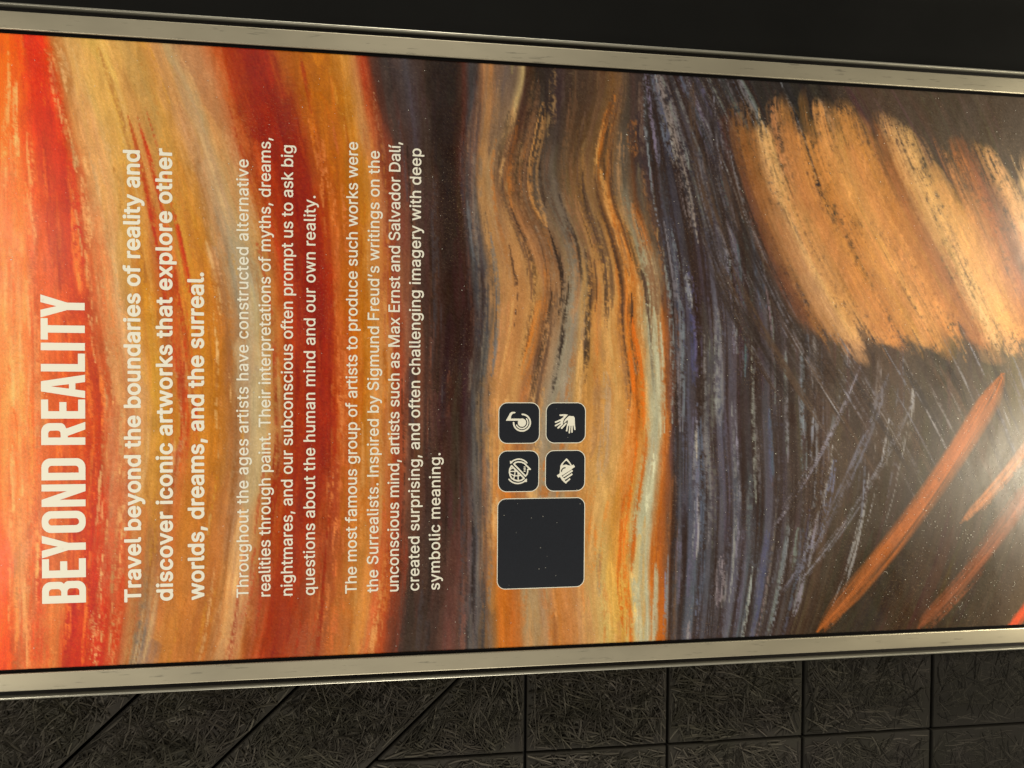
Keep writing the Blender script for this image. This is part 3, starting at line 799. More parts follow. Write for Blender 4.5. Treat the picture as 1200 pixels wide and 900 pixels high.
    'o': (424, '169,-13 134,-3 114,8 101,17 74,42 59,62 49,80 34,117 27,157 25,202 30,242 35,262 42,282 60,317 84,345 111,367 124,374 144,383 174,390 209,393 249,389 284,378 304,368 314,361 340,337 361,307 377,272 387,232 390,187 388,157 385,132 378,107 372,92 354,58 332,32 304,8 274,-6 244,-14 209,-17|188,57 209,55 234,58 254,66 269,77 283,92 295,112 304,137 308,162 310,192 307,222 301,247 291,272 277,292 259,307 244,315 224,320 204,321 184,319 164,311 149,301 134,286 122,267 112,242 107,217 105,187 107,157 114,127 123,107 137,87 153,72 169,62'),
    'p': (433, '48,-150 44,-143 44,382 48,386 53,388 113,388 116,387 121,382 121,347 123,342 138,360 153,372 173,384 193,390 223,393 253,392 278,386 303,377 318,369 333,357 358,331 378,297 390,262 398,217 399,187 398,162 390,117 378,79 358,46 345,32 329,17 315,7 298,-3 278,-10 263,-14 243,-16 218,-17 198,-14 183,-10 168,-3 151,7 138,18 128,30 123,27 123,22 123,-143 121,-148 118,-151 113,-152 53,-152|209,57 233,57 253,61 268,69 283,82 296,97 306,117 314,142 318,172 319,202 316,227 310,252 299,277 283,297 268,309 248,317 228,321 203,320 183,314 168,306 153,292 141,277 132,257 127,237 123,207 122,177 126,147 132,122 141,102 157,82 173,69 188,61'),
    'q': (433, '309,-152 304,-148 302,-143 302,22 302,27 299,32 289,20 274,7 254,-5 239,-11 219,-16 194,-17 169,-15 149,-11 129,-4 109,7 95,17 79,32 66,47 54,67 42,92 37,107 28,147 25,172 25,202 30,247 42,287 52,307 64,325 74,339 89,354 114,372 129,380 149,387 174,392 199,393 224,391 244,387 259,380 279,367 304,341 304,382 309,387 314,388 374,388 379,385 381,382 381,-143 379,-148 374,-152|193,57 214,56 234,60 254,70 268,82 283,102 294,126 299,147 302,172 303,202 299,232 293,257 283,277 269,295 254,308 234,317 214,321 194,320 174,316 154,307 139,293 126,277 116,257 109,232 106,207 105,177 108,152 115,127 126,102 139,84 154,71 174,61'),
    'r': (268, '48,-7 44,0 44,380 46,385 53,388 113,388 118,386 121,380 121,355 123,352 135,365 148,375 163,383 178,389 208,394 243,393 248,392 252,385 252,325 252,320 248,315 243,313 218,316 198,317 183,314 168,309 153,300 141,290 134,280 127,265 123,240 123,0 121,-5 118,-8 113,-9 53,-9'),
    's': (374, '141,-13 116,-8 101,-2 81,10 60,27 45,47 34,67 27,92 27,97 31,101 96,116 102,112 107,97 115,82 121,75 131,67 141,61 156,57 171,54 191,54 206,56 221,60 231,64 242,72 252,82 257,92 259,102 258,112 250,127 241,135 231,140 216,145 146,162 121,169 91,183 71,197 54,217 48,227 42,242 38,272 41,302 51,326 66,347 86,364 111,378 136,387 166,392 201,393 231,389 251,383 271,374 286,364 301,351 315,332 326,312 333,292 331,284 326,281 271,268 266,268 261,272 254,287 246,300 231,314 221,319 206,323 176,323 161,321 146,315 136,309 127,302 121,292 118,282 118,272 121,263 124,257 131,249 146,241 166,234 256,211 286,198 306,184 325,162 336,137 340,107 337,82 329,57 311,32 291,13 266,-1 236,-11 206,-16 171,-17'),
    't': (236, '136,-10 111,-2 96,7 86,15 69,36 60,61 56,81 56,96 56,316 51,318 6,318 1,320 -3,326 -3,381 0,386 6,388 51,388 56,391 56,471 57,476 61,479 66,480 126,480 131,479 134,476 135,471 136,390 141,388 206,388 211,385 213,381 213,326 210,321 206,318 141,318 135,316 135,96 137,81 140,71 145,66 151,62 171,59 201,63 208,61 211,56 222,1 219,-4 216,-7 191,-12 156,-13'),
    'u': (419, '148,-11 128,-5 113,2 98,11 83,24 73,36 63,52 56,65 50,85 45,115 44,140 44,380 46,385 53,388 58,388 113,388 118,387 121,385 123,380 123,145 126,115 131,100 137,90 153,73 163,67 173,63 188,60 203,59 228,63 238,66 253,75 264,85 271,95 283,120 287,150 287,380 289,385 293,387 298,388 358,388 363,386 366,380 366,375 366,0 364,-5 358,-9 298,-9 293,-7 289,0 289,30 288,34 278,23 263,10 245,0 228,-7 213,-11 193,-14 173,-14'),
    'v': (398, '157,-6 9,375 8,380 10,385 17,388 22,388 82,388 87,388 91,385 180,140 192,104 197,98 216,160 298,385 302,387 307,388 372,388 377,386 380,380 379,375 233,-5 227,-9 162,-9'),
    'w': (576, '133,-7 129,0 15,375 14,380 18,386 23,388 88,388 94,385 149,190 168,118 173,118 194,205 245,385 253,388 318,388 323,385 331,360 370,220 398,110 418,190 473,384 478,388 483,388 543,388 548,388 552,385 554,380 553,375 436,-5 433,-8 428,-9 368,-9 361,-5 306,185 288,255 283,266 265,200 206,-5 203,-8 198,-9 138,-9'),
    'x': (388, '16,-7 12,0 13,5 144,195 21,375 20,380 22,385 26,387 31,388 101,388 106,386 166,294 191,251 225,310 276,385 281,388 351,388 356,387 359,385 361,380 360,375 237,195 237,190 366,5 367,0 365,-5 361,-9 356,-9 286,-9 281,-6 217,90 191,134 186,131 159,85 96,-8 91,-9 21,-9'),
    'y': (398, '57,-151 42,-146 38,-140 54,-80 62,-77 97,-81 107,-79 117,-74 127,-64 135,-50 153,0 9,375 8,380 10,385 17,388 22,388 82,388 87,388 91,385 178,145 192,104 197,100 216,160 298,385 302,387 307,388 372,388 377,386 380,380 379,375 213,-60 196,-95 186,-110 172,-125 157,-136 140,-145 122,-151 102,-154 82,-154'),
    'í': (176, '48,-7 44,0 44,380 48,386 53,388 118,387 121,385 123,380 123,0 121,-5 118,-8 113,-9 53,-9|53,421 49,425 48,430 50,435 98,535 103,538 173,538 180,535 182,530 181,525 113,422 108,420 58,420'),
    '’': (186, '47,311 43,318 44,323 74,513 77,516 82,518 152,518 157,516 159,513 160,508 105,313 102,310 97,309 52,309'),
    ' ': (196, ''),
}

BOLD_GLYPHS = {
    ',': (212, '28,-140 18,-130 15,-119 47,81 56,91 68,94 138,94 148,91 158,81 159,66 105,-129 98,-137 88,-142 38,-142'),
    '.': (212, '80,-25 65,-20 55,-14 37,6 32,16 28,31 28,56 33,71 39,81 60,100 72,106 85,109 110,108 125,103 135,97 148,86 155,77 163,56 164,41 162,26 157,11 151,1 142,-9 130,-18 105,-26'),
    'T': (473, '187,-22 176,-15 172,-10 170,0 170,425 167,429 32,429 22,432 13,440 9,450 9,510 12,520 22,530 32,532 417,532 427,530 437,521 440,510 440,450 437,440 432,434 417,429 287,429 282,428 280,425 279,-5 274,-15 262,-23'),
    'a': (413, '130,-30 95,-20 70,-8 45,12 25,39 13,66 7,96 8,126 15,156 25,175 37,191 55,206 70,215 95,226 125,234 250,253 253,256 253,261 249,281 240,295 225,304 200,308 175,306 160,302 145,294 131,281 115,256 110,253 100,251 30,271 20,281 18,296 32,326 51,351 80,375 110,391 145,402 185,407 225,405 260,398 295,382 322,361 334,346 345,326 356,296 360,251 360,-4 355,-15 349,-19 340,-23 275,-23 265,-19 260,-15 255,-5 225,-20 195,-29 160,-32|148,71 170,68 195,71 215,78 230,88 241,101 250,121 253,141 253,151 251,156 160,142 140,136 125,128 118,121 115,111 118,91 130,78'),
    'b': (448, '198,-28 168,-19 138,-1 128,-17 123,-20 113,-23 48,-22 38,-17 32,-8 30,2 30,507 34,522 38,527 48,531 118,532 128,527 133,522 137,512 138,380 173,399 193,404 213,406 258,405 283,400 303,392 333,375 363,347 378,327 389,307 403,267 410,237 413,207 413,172 410,142 404,112 396,87 384,62 372,42 355,22 338,6 317,-8 293,-20 268,-27 243,-31 218,-31|203,72 223,70 243,73 258,79 273,91 283,102 293,121 300,142 303,162 305,187 303,217 298,242 291,262 282,277 267,292 253,301 233,306 213,307 198,304 183,298 168,287 158,276 148,258 142,242 138,217 136,187 138,162 142,137 149,117 158,102 173,86 188,76'),
    'c': (420, '174,-28 139,-20 104,-3 74,22 56,42 43,62 24,102 14,142 11,187 15,237 25,277 41,312 64,344 94,372 129,392 164,403 204,407 244,404 269,398 298,387 323,372 339,358 359,335 373,312 385,282 384,270 379,261 369,255 309,240 299,239 286,247 274,272 264,286 244,300 224,306 204,307 184,304 166,297 149,282 137,267 128,247 122,222 119,197 120,167 124,142 133,117 146,97 163,82 179,73 199,69 229,72 254,82 264,90 273,102 286,132 299,139 309,140 374,122 384,112 385,97 374,66 355,37 334,14 309,-5 279,-19 249,-27 209,-31'),
    'd': (448, '169,-29 144,-24 124,-17 89,4 69,22 56,37 46,52 33,77 24,102 17,127 11,177 11,207 14,237 20,262 27,287 47,327 71,357 99,380 134,397 174,406 219,406 249,400 264,393 284,381 286,382 288,387 288,512 292,522 299,528 309,532 379,531 391,522 395,507 395,2 393,-8 386,-18 374,-23 314,-23 299,-18 294,-12 289,0 264,-16 239,-26 204,-31|187,72 204,70 224,72 239,77 254,87 266,102 275,117 282,137 287,162 289,187 287,217 283,242 276,262 266,277 252,292 235,302 219,306 199,307 179,303 164,297 152,287 139,272 131,257 124,237 121,217 119,187 121,162 125,142 134,117 144,100 156,87 171,77'),
    'e': (428, '179,-29 139,-19 104,-3 73,22 48,52 30,87 16,132 12,157 11,187 14,232 24,273 40,312 64,345 89,369 124,390 154,401 194,407 234,405 274,396 304,381 336,357 360,327 378,292 388,257 394,207 393,162 386,152 374,146 129,146 124,145 123,142 131,117 144,97 162,82 179,74 199,70 229,70 254,78 264,84 274,95 290,122 304,128 374,112 385,102 388,87 376,57 359,31 339,11 309,-9 284,-20 254,-28 214,-31|125,247 129,244 279,244 281,247 271,272 254,292 234,303 204,307 179,304 156,292 137,272'),
    'f': (278, '71,-21 61,-11 58,0 58,300 56,304 1,305 -9,310 -14,317 -17,325 -16,385 -11,395 1,401 56,402 58,405 59,450 67,480 76,497 85,510 111,531 136,544 171,552 211,552 241,546 256,540 261,535 266,525 262,505 246,455 241,449 231,445 201,451 181,449 171,444 166,430 166,404 171,402 231,402 241,398 246,394 251,380 251,330 247,315 236,305 171,304 166,302 164,-5 159,-15 146,-23 81,-23'),
    'h': (434, '43,-21 33,-11 30,0 30,510 33,520 36,525 48,531 118,532 131,525 134,520 137,510 138,381 173,398 203,405 238,407 268,403 298,393 323,378 347,355 362,330 373,300 380,255 379,-5 373,-17 368,-20 358,-23 293,-23 283,-19 276,-10 273,0 273,235 270,260 263,280 248,296 233,303 208,306 183,302 163,291 148,275 140,255 137,230 137,0 135,-10 128,-18 118,-23 53,-23'),
    'i': (191, '46,-22 36,-15 30,0 31,385 36,395 43,400 51,402 116,402 124,400 131,395 134,390 137,380 136,-5 131,-16 125,-20 116,-23|61,424 49,430 36,441 23,460 19,470 18,485 20,500 24,510 31,521 41,531 61,543 86,547 111,541 131,528 143,510 149,485 145,460 131,440 111,426 86,420'),
    'k': (405, '43,-21 33,-11 30,0 30,510 33,520 36,525 48,531 118,532 131,525 134,520 137,510 138,263 273,399 283,402 363,402 373,398 380,390 383,375 378,364 232,215 390,15 395,5 394,-5 388,-17 383,-20 373,-23 293,-23 283,-20 273,-10 153,143 148,141 137,130 137,0 133,-13 128,-18 118,-23 53,-23'),
    'l': (213, '113,-23 83,-14 68,-5 58,4 47,18 39,33 31,63 30,88 30,508 32,518 38,526 43,530 53,532 118,532 128,528 135,518 137,508 138,83 139,78 143,75 173,77 183,73 188,69 193,58 204,8 202,-7 198,-13 188,-19 153,-25'),
    'm': (634, '43,-21 33,-11 30,0 30,380 33,390 38,396 43,400 53,402 118,401 128,396 138,382 163,397 188,405 213,409 243,407 263,402 283,393 301,380 318,361 323,361 337,375 353,386 378,398 413,407 448,409 478,404 508,392 533,375 551,355 561,340 570,320 575,300 580,270 580,0 578,-10 573,-17 568,-20 558,-23 493,-23 483,-19 476,-10 473,0 472,270 467,285 458,296 438,305 418,307 393,303 378,295 366,280 359,260 358,0 355,-10 348,-19 338,-23 273,-23 263,-20 258,-16 253,-10 251,0 250,270 245,285 233,298 218,305 198,307 178,304 158,292 144,275 139,260 137,235 137,0 135,-10 128,-18 118,-23 53,-23'),
    'n': (434, '43,-21 33,-11 30,0 30,380 33,390 38,396 48,401 113,402 122,400 128,396 138,380 158,392 183,401 203,405 228,407 258,405 278,400 298,393 313,385 338,365 357,340 370,310 377,280 380,240 380,0 378,-10 368,-20 353,-23 293,-23 283,-19 276,-10 273,0 273,235 270,260 263,280 248,296 233,303 208,306 183,302 163,291 148,275 140,255 137,230 137,0 135,-10 128,-18 118,-23 53,-23'),
    'o': (439, '174,-28 139,-20 104,-3 74,22 56,42 43,62 24,102 14,142 11,187 15,237 25,277 41,312 64,344 94,372 129,392 164,403 209,407 249,403 289,391 319,374 350,347 371,317 390,277 400,237 404,187 401,142 391,102 373,62 351,32 324,5 294,-13 259,-25 219,-31|185,72 204,69 224,70 239,74 254,83 269,96 279,112 288,132 294,157 296,187 295,212 290,237 280,262 271,277 256,292 244,300 224,306 209,307 189,305 174,301 159,291 144,277 135,262 127,242 122,222 119,197 120,172 123,147 131,122 139,107 154,89 169,78'),
    'p': (448, '43,-164 33,-154 30,-143 30,377 33,389 38,397 48,401 113,402 123,399 128,396 138,378 158,392 178,400 203,406 228,407 268,403 293,396 313,388 343,367 371,337 391,302 405,262 410,237 413,207 411,157 404,112 389,72 372,42 345,12 317,-8 283,-23 243,-31 203,-29 173,-21 138,-2 137,-143 135,-153 128,-161 118,-166 53,-166|203,72 223,70 243,73 258,79 273,91 283,102 293,121 300,142 303,162 305,187 303,217 298,242 291,262 282,277 267,292 253,301 233,306 213,307 198,304 183,298 168,287 158,276 148,258 142,242 138,217 136,187 138,162 142,137 149,117 158,102 173,86 188,76'),
    'r': (283, '43,-21 33,-11 30,0 30,380 33,390 38,396 48,401 113,402 123,399 138,385 163,398 193,407 218,408 253,405 263,396 266,385 266,320 262,310 258,304 248,299 203,303 188,301 173,296 162,290 151,280 140,260 137,240 137,0 135,-10 128,-18 118,-23 53,-23'),
    's': (389, '146,-28 116,-22 96,-15 71,-1 50,17 34,37 21,62 13,92 17,107 21,112 31,116 91,130 101,129 112,122 125,92 136,80 156,71 181,68 211,72 231,81 241,91 244,97 243,112 236,121 221,129 131,151 106,160 82,172 61,187 41,211 29,237 24,272 27,302 36,327 51,351 71,370 96,386 126,399 156,405 196,407 231,403 256,396 277,387 296,374 314,357 332,332 343,307 347,292 343,277 331,268 266,254 258,257 251,262 238,287 224,302 206,308 181,310 161,306 141,295 132,282 134,267 141,259 161,250 246,229 271,220 296,208 316,194 336,171 349,142 354,107 351,77 342,52 325,27 305,7 276,-12 251,-21 216,-29 181,-31'),
    't': (251, '141,-25 111,-17 87,-4 66,16 54,36 46,56 42,81 42,301 41,303 36,304 6,304 -4,306 -14,316 -17,326 -17,381 -14,390 -9,396 1,401 41,403 42,406 42,476 47,486 61,494 126,494 138,491 144,486 149,476 149,406 151,403 211,401 221,395 227,381 227,326 221,311 216,307 206,304 156,304 151,303 149,301 149,96 151,81 156,75 176,73 206,77 216,72 221,67 224,61 236,6 235,-4 231,-13 226,-17 206,-24 176,-27'),
    'u': (434, '153,-26 133,-21 113,-14 93,-3 78,9 63,25 53,40 43,60 37,80 32,105 30,140 30,380 33,390 43,400 58,402 118,402 128,397 134,390 137,380 137,145 139,120 147,100 163,83 178,76 203,73 228,77 248,89 261,105 271,130 273,155 273,380 276,390 283,398 293,402 358,402 368,399 377,390 380,380 380,0 378,-10 373,-17 363,-22 298,-23 288,-21 283,-17 273,0 248,-15 218,-24 183,-28'),
    'v': (413, '157,-22 147,-16 140,-5 -4,370 -6,380 -3,390 7,400 17,402 87,402 97,398 102,394 106,385 192,150 197,146 287,393 292,398 302,402 372,402 382,399 388,395 393,385 392,370 247,-10 237,-20 227,-23'),
    'w': (591, '128,-21 121,-15 116,-5 2,370 1,385 8,396 13,400 23,402 88,402 98,399 104,395 109,385 168,176 173,177 233,391 242,400 253,402 318,402 328,399 333,395 338,385 398,168 458,385 463,394 473,401 483,402 548,402 555,400 562,395 567,385 566,370 451,-5 446,-15 438,-21 428,-23 368,-23 358,-21 351,-15 346,-5 288,199 283,209 221,-5 218,-13 213,-18 203,-23 138,-23'),
    'x': (403, '11,-21 4,-15 -1,-5 0,10 127,195 8,370 7,385 12,395 21,400 31,402 101,402 111,399 121,390 191,280 214,320 261,390 271,399 281,402 351,402 366,397 374,385 373,370 254,195 254,190 379,10 380,-5 375,-15 368,-20 361,-23 286,-23 276,-20 270,-15 261,-2 191,106 186,102 106,-18 101,-21 91,-23 21,-23'),
    'y': (413, '62,-166 37,-160 31,-155 25,-145 24,-135 41,-75 47,-68 57,-63 97,-67 111,-60 117,-54 124,-40 138,0 -4,370 -6,380 -3,390 7,400 17,402 87,402 97,398 102,394 106,385 192,149 197,146 287,393 292,398 302,402 372,402 382,399 388,395 393,385 392,370 226,-65 212,-96 199,-115 187,-130 167,-147 147,-158 127,-164 107,-167 87,-168'),
    ' ': (211, ''),
}


def fill_curve(name, contours, mat, depth, offset=0.0, res=4):
    """contours: lists of (left handle, point, right handle) in X/Z world metres -> flat mesh facing the viewer"""
    cu_ = bpy.data.curves.new(name, 'CURVE')
    cu_.dimensions = '2D'
    cu_.fill_mode = 'FRONT'
    cu_.resolution_u = res
    cu_.offset = offset
    for cont in contours:
        sp = cu_.splines.new('BEZIER')
        sp.bezier_points.add(len(cont) - 1)
        for bp, (hl, p, hr) in zip(sp.bezier_points, cont):
            bp.handle_left_type = bp.handle_right_type = 'FREE'
            bp.co = (p[0], p[1], 0)
            bp.handle_left = (hl[0], hl[1], 0)
            bp.handle_right = (hr[0], hr[1], 0)
        sp.use_cyclic_u = True
    o = bpy.data.objects.new(name, cu_)
    col.objects.link(o)
    dg = bpy.context.evaluated_depsgraph_get()
    dg.update()
    me_ = bpy.data.meshes.new_from_object(o.evaluated_get(dg))
    bpy.data.objects.remove(o)
    bpy.data.curves.remove(cu_)
    me_.transform(Matrix(((1, 0, 0, 0), (0, 0, -1, 0), (0, 1, 0, 0), (0, 0, 0, 1))))
    for v in me_.vertices:
        v.co.y = depth
    me_.materials.clear()
    me_.materials.append(mat)
    me_.name = name
    return me_


def corner(poly):
    return [((p[0], p[1]),) * 3 for p in poly]


def rounded(poly, seg=6):
    """polygon whose points are (x, y, radius) -> plain point list with rounded corners"""
    out = []
    n = len(poly)
    for i in range(n):
        p = poly[i]
        r = p[2] if len(p) > 2 else 0
        if r <= 0:
            out.append((p[0], p[1]))
            continue
        P, A_, B_ = Vector(p[:2]), Vector(poly[i - 1][:2]), Vector(poly[(i + 1) % n][:2])
        ta, tb = (A_ - P).normalized(), (B_ - P).normalized()
        ang = ta.angle(tb)
        dist = min(r / math.tan(ang / 2), (A_ - P).length * 0.5 if len(poly[i - 1]) > 2 and poly[i - 1][2] else (A_ - P).length,
                   (B_ - P).length * 0.5 if len(poly[(i + 1) % n]) > 2 and poly[(i + 1) % n][2] else (B_ - P).length)
        p0, p2 = P + ta * dist, P + tb * dist
        for k in range(seg + 1):
            t_ = k / seg
            kk = 0.5523
            c1, c2 = p0 + (P - p0) * kk, p2 + (P - p2) * kk
            q = p0 * (1 - t_) ** 3 + c1 * 3 * t_ * (1 - t_) ** 2 + c2 * 3 * t_ * t_ * (1 - t_) + p2 * t_ ** 3
            out.append((q.x, q.y))
    return out


def parse(data):
    return [[tuple(float(t_) for t_ in q.split(',')) for q in c_.split(' ')] for c_ in data.split('|') if c_]


SOLID = {}


def solid(glyphs, ch):
    """triangulated glyph: points and faces"""
    key = (id(glyphs), ch)
    if key not in SOLID:
        pts, edges = [], []
        conts = parse(glyphs[ch][1])
        for c_ in conts:
            b0 = len(pts)
            pts += [Vector(q) for q in c_]
            edges += [(b0 + k, b0 + (k + 1) % len(c_)) for k in range(len(c_))]
        vs2, _, fs, *_ = geometry.delaunay_2d_cdt(pts, edges, [], 0, 1e-3)
        keep = []
        for f in fs:
            cx = sum(vs2[k].x for k in f) / len(f)
            cy = sum(vs2[k].y for k in f) / len(f)
            inside = False
            for c_ in conts:
                for (x0, y0), (x1, y1) in zip(c_, c_[1:] + c_[:1]):
                    if (y0 > cy) != (y1 > cy) and cx < (x1 - x0) * (cy - y0) / (y1 - y0) + x0:
                        inside = not inside
            if inside:
                keep.append(tuple(f))
        SOLID[key] = ([tuple(q) for q in vs2], keep)
    return SOLID[key]


def text_lines(name, glyphs, rows, sx, sy):
    verts, faces = [], []
    for text, ub, va, vb in rows:
        lsb = min(q[0] for c_ in parse(glyphs[text[0]][1]) for q in c_)
        end = max(q[0] for c_ in parse(glyphs[text[-1]][1]) for q in c_)
        nat = sum(glyphs[ch][0] for ch in text[:-1]) + end - lsb
        track = ((va - vb) / sx - nat) / (len(text) - 1)
        x = -lsb
        X0, Z0 = 0.45 - va, ZTOP - ub
        for ch in text:
            if ch != ' ':
                ps, fs = solid(glyphs, ch)
                b0 = len(verts)
                verts += [(X0 + (x + q[0]) * sx, 0.0027, Z0 + q[1] * sy) for q in ps]
                faces += [tuple(b0 + k for k in f) for f in fs]
            x += glyphs[ch][0] + track
    return spart(mesh(name, verts, faces, ink_white))


text_lines('intro_lettering', BOLD_GLYPHS, [
    ('Travel beyond the boundaries of reality and', 0.1825, 0.8082, 0.1555),
    ('discover iconic artworks that explore other', 0.2265, 0.8077, 0.1510),
    ('worlds, dreams, and the surreal.', 0.2703, 0.8080, 0.3282)],
    4.46e-5, 4.20e-5)
text_lines('body_lettering', TEXT_GLYPHS, [
    ('Throughout the ages artists have constructed alternative', 0.3335, 0.8070, 0.1618),
    ('realities through paint. Their interpretations of myths, dreams,', 0.3650, 0.8064, 0.1288),
    ('nightmares, and our subconscious often prompt us to ask big', 0.3970, 0.8062, 0.1385),
    ('questions about the human mind and our own reality.', 0.4295, 0.8066, 0.2110)],
    3.36e-5, 3.24e-5)
text_lines('body_lettering', TEXT_GLYPHS, [
    ('The most famous group of artists to produce such works were', 0.4911, 0.8064, 0.1290),
    ('the Surrealists. Inspired by Sigmund Freud\u2019s writings on the', 0.5231, 0.8060, 0.1407),
    ('unconscious mind, artists such as Max Ernst and Salvador Dal\u00ed,', 0.5539, 0.8053, 0.1260),
    ('created surprising, and often challenging imagery with deep', 0.5850, 0.8052, 0.1342),
    ('symbolic meaning.', 0.6165, 0.8050, 0.5948)],
    3.36e-5, 3.24e-5)

# condensed capitals of the heading, 51.6 units tall
HEAD = {
    'B': [[(0, 0), (26, 0, 10), (26, 24.5, 8), (22.6, 26, 0), (25.4, 28, 6), (25.4, 51.6, 10), (0, 51.6)],
          [(9, 7.8), (17.4, 7.8, 4), (17.4, 22, 4), (9, 22)], [(9, 29.2), (16.9, 29.2, 4), (16.9, 43.6, 4), (9, 43.6)]],
    'E': [[(0, 0), (22.4, 0), (22.4, 8.3), (8.8, 8.3), (8.8, 22), (19.4, 22), (19.4, 30.3), (8.8, 30.3), (8.8, 43.3),
           (22.4, 43.3), (22.4, 51.6), (0, 51.6)]],
    'Y': [[(9, 0), (17.6, 0), (17.6, 20.5), (26.6, 51.6), (17.7, 51.6), (13.3, 33), (8.9, 51.6), (0, 51.6), (9, 20.5)]],
    'O': [[(0, 0, 11), (25.6, 0, 11), (25.6, 51.6, 11), (0, 51.6, 11)],
          [(8.7, 7.8, 4.5), (16.9, 7.8, 4.5), (16.9, 43.8, 4.5), (8.7, 43.8, 4.5)]],
    'N': [[(0, 0), (8.1, 0), (8.1, 30), (17.9, 0), (26.2, 0), (26.2, 51.6), (18.1, 51.6), (18.1, 22), (8.4, 51.6), (0, 51.6)]],
    'D': [[(0, 0), (25.7, 0, 10.5), (25.7, 51.6, 10.5), (0, 51.6)], [(8.8, 8), (17, 8, 4), (17, 43.6, 4), (8.8, 43.6)]],
    'R': [[(0, 0), (8.8, 0), (8.8, 20.6), (10.6, 20.6), (18, 0), (26.9, 0), (19.2, 22.3, 1), (25.6, 25.4, 6), (25.6, 51.6, 10),
           (0, 51.6)], [(8.8, 29), (16.8, 29, 3.6), (16.8, 43.4, 3.6), (8.8, 43.4)]],
    'A': [[(0, 0), (8.5, 0), (10.1, 11.4), (17.3, 11.4), (18.9, 0), (27.4, 0), (19.6, 51.6), (7.8, 51.6)],
          [(11.1, 19), (16.3, 19), (13.7, 40)]],
    'L': [[(0, 0), (21, 0), (21, 8.3), (8.8, 8.3), (8.8, 51.6), (0, 51.6)]],
    'I': [[(0, 0), (8.8, 0), (8.8, 51.6), (0, 51.6)]],
    'T': [[(8.1, 0), (16.7, 0), (16.7, 43.3), (24.8, 43.3), (24.8, 51.6), (0, 51.6), (0, 43.3), (8.1, 43.3)]],
}
conts = []
for ch, x0 in [('B', 0), ('E', 30), ('Y', 53.4), ('O', 83), ('N', 113.6), ('D', 144.6), ('R', 185.9), ('E', 216.6),
               ('A', 240.6), ('L', 271.6), ('I', 296.2), ('T', 308.6), ('Y', 334.2)]:
    for poly in HEAD[ch]:
        conts.append(corner([(0.45 - 0.8062 + (x0 + x_) * 0.001224, ZTOP - 0.1082 + y_ * 0.00114) for x_, y_ in rounded(poly)]))
spart(link('title_lettering', fill_curve('title_lettering', conts, ink_white, 0.0027)))


# ---- the dark printed tiles
def plaque(name, u0, u1, v0, v1, r):
    def rr_(i):
        return [corner([(0.45 - y, ZTOP - x) for x, y in
                        rounded([(u0 + i, v0 + i, r - i), (u1 - i, v0 + i, r - i), (u1 - i, v1 - i, r - i), (u0 + i, v1 - i, r - i)], 10)])]
    t_ = spart(link(name, fill_curve(name, rr_(0.0012), ink_navy, 0.00265)))
    bd = link('border', fill_curve('border', rr_(0.0) + rr_(0.0013), ink_white, 0.0028), t_)
    return t_


plaque('code_plaque', 0.7048, 0.8440, 0.6664, 0.8082, 0.0135)['label'] = 'large dark rounded tile next to the four small icon tiles'


class Symbol:
    """small pictogram drawn on a 900-unit square; x runs down the sign, y towards its left"""

    def __init__(self, u0, v0, su, sv):
        self.o, self.s = (u0, v0), (su / 900.0, sv / 900.0)
        self.verts, self.faces, self.idx, self.n = [], [], [], 0

    def poly(self, pts, dark=False):
        self.n += 1
        d = 0.00255 - 0.000012 * self.n
        base = len(self.verts)
        for x, y in pts:
            self.verts.append(W(self.o[0] + x * self.s[0], self.o[1] + y * self.s[1], d))
        tris = geometry.tessellate_polygon([[Vector((x, y, 0)) for x, y in pts]])
        for t_ in tris:
            t_ = [base + q for q in t_]
            a_, b_, c_ = (self.verts[q] for q in t_)
            if (b_ - a_).cross(c_ - a_).y > 0:
                t_.reverse()
            self.faces.append(tuple(t_))
            self.idx.append(1 if dark else 0)

    def line(self, pts, w, dark=False, cap=True):
        """stroke of a polyline with round ends"""
        P = [Vector(p) for p in pts]
        left, right_ = [], []
        for i, p in enumerate(P):
            t0 = (P[i] - P[i - 1]).normalized() if i else (P[1] - P[0]).normalized()
            t1 = (P[i + 1] - P[i]).normalized() if i < len(P) - 1 else t0
            t_ = (t0 + t1).normalized()
            n_ = Vector((-t_.y, t_.x)) * (w / 2) / max(0.5, t_.dot(t1))
            left.append(p + n_)
            right_.append(p - n_)
        pts = [tuple(q) for q in left]
        if cap:
            t_ = (P[-1] - P[-2]).normalized()
            a0 = math.atan2(t_.y, t_.x) + math.pi / 2
            pts += [(P[-1].x + w / 2 * math.cos(a0 - math.pi * k / 6), P[-1].y + w / 2 * math.sin(a0 - math.pi * k / 6)) for k in range(1, 6)]
        pts += [tuple(q) for q in reversed(right_)]
        if cap:
            t_ = (P[0] - P[1]).normalized()
            a0 = math.atan2(t_.y, t_.x) + math.pi / 2
            pts += [(P[0].x + w / 2 * math.cos(a0 - math.pi * k / 6), P[0].y + w / 2 * math.sin(a0 - math.pi * k / 6)) for k in range(1, 6)]
        self.poly(pts, dark)

    def arc(self, cx, cy, r, a0, a1, w, dark=False, ry=None, n=28):
        ry = ry or r
        self.line([(cx + r * math.cos(math.radians(a0 + (a1 - a0) * k / n)), cy + ry * math.sin(math.radians(a0 + (a1 - a0) * k / n)))
                   for k in range(n + 1)], w, dark)

    def disc(self, cx, cy, r, dark=False):
        self.poly([(cx + r * math.cos(math.tau * k / 32), cy + r * math.sin(math.tau * k / 32)) for k in range(32)], dark)

    def build(self, tile, label):
        tile['label'] = label
        return mesh('symbol', self.verts, self.faces, [ink_white, ink_navy], tile, self.idx)


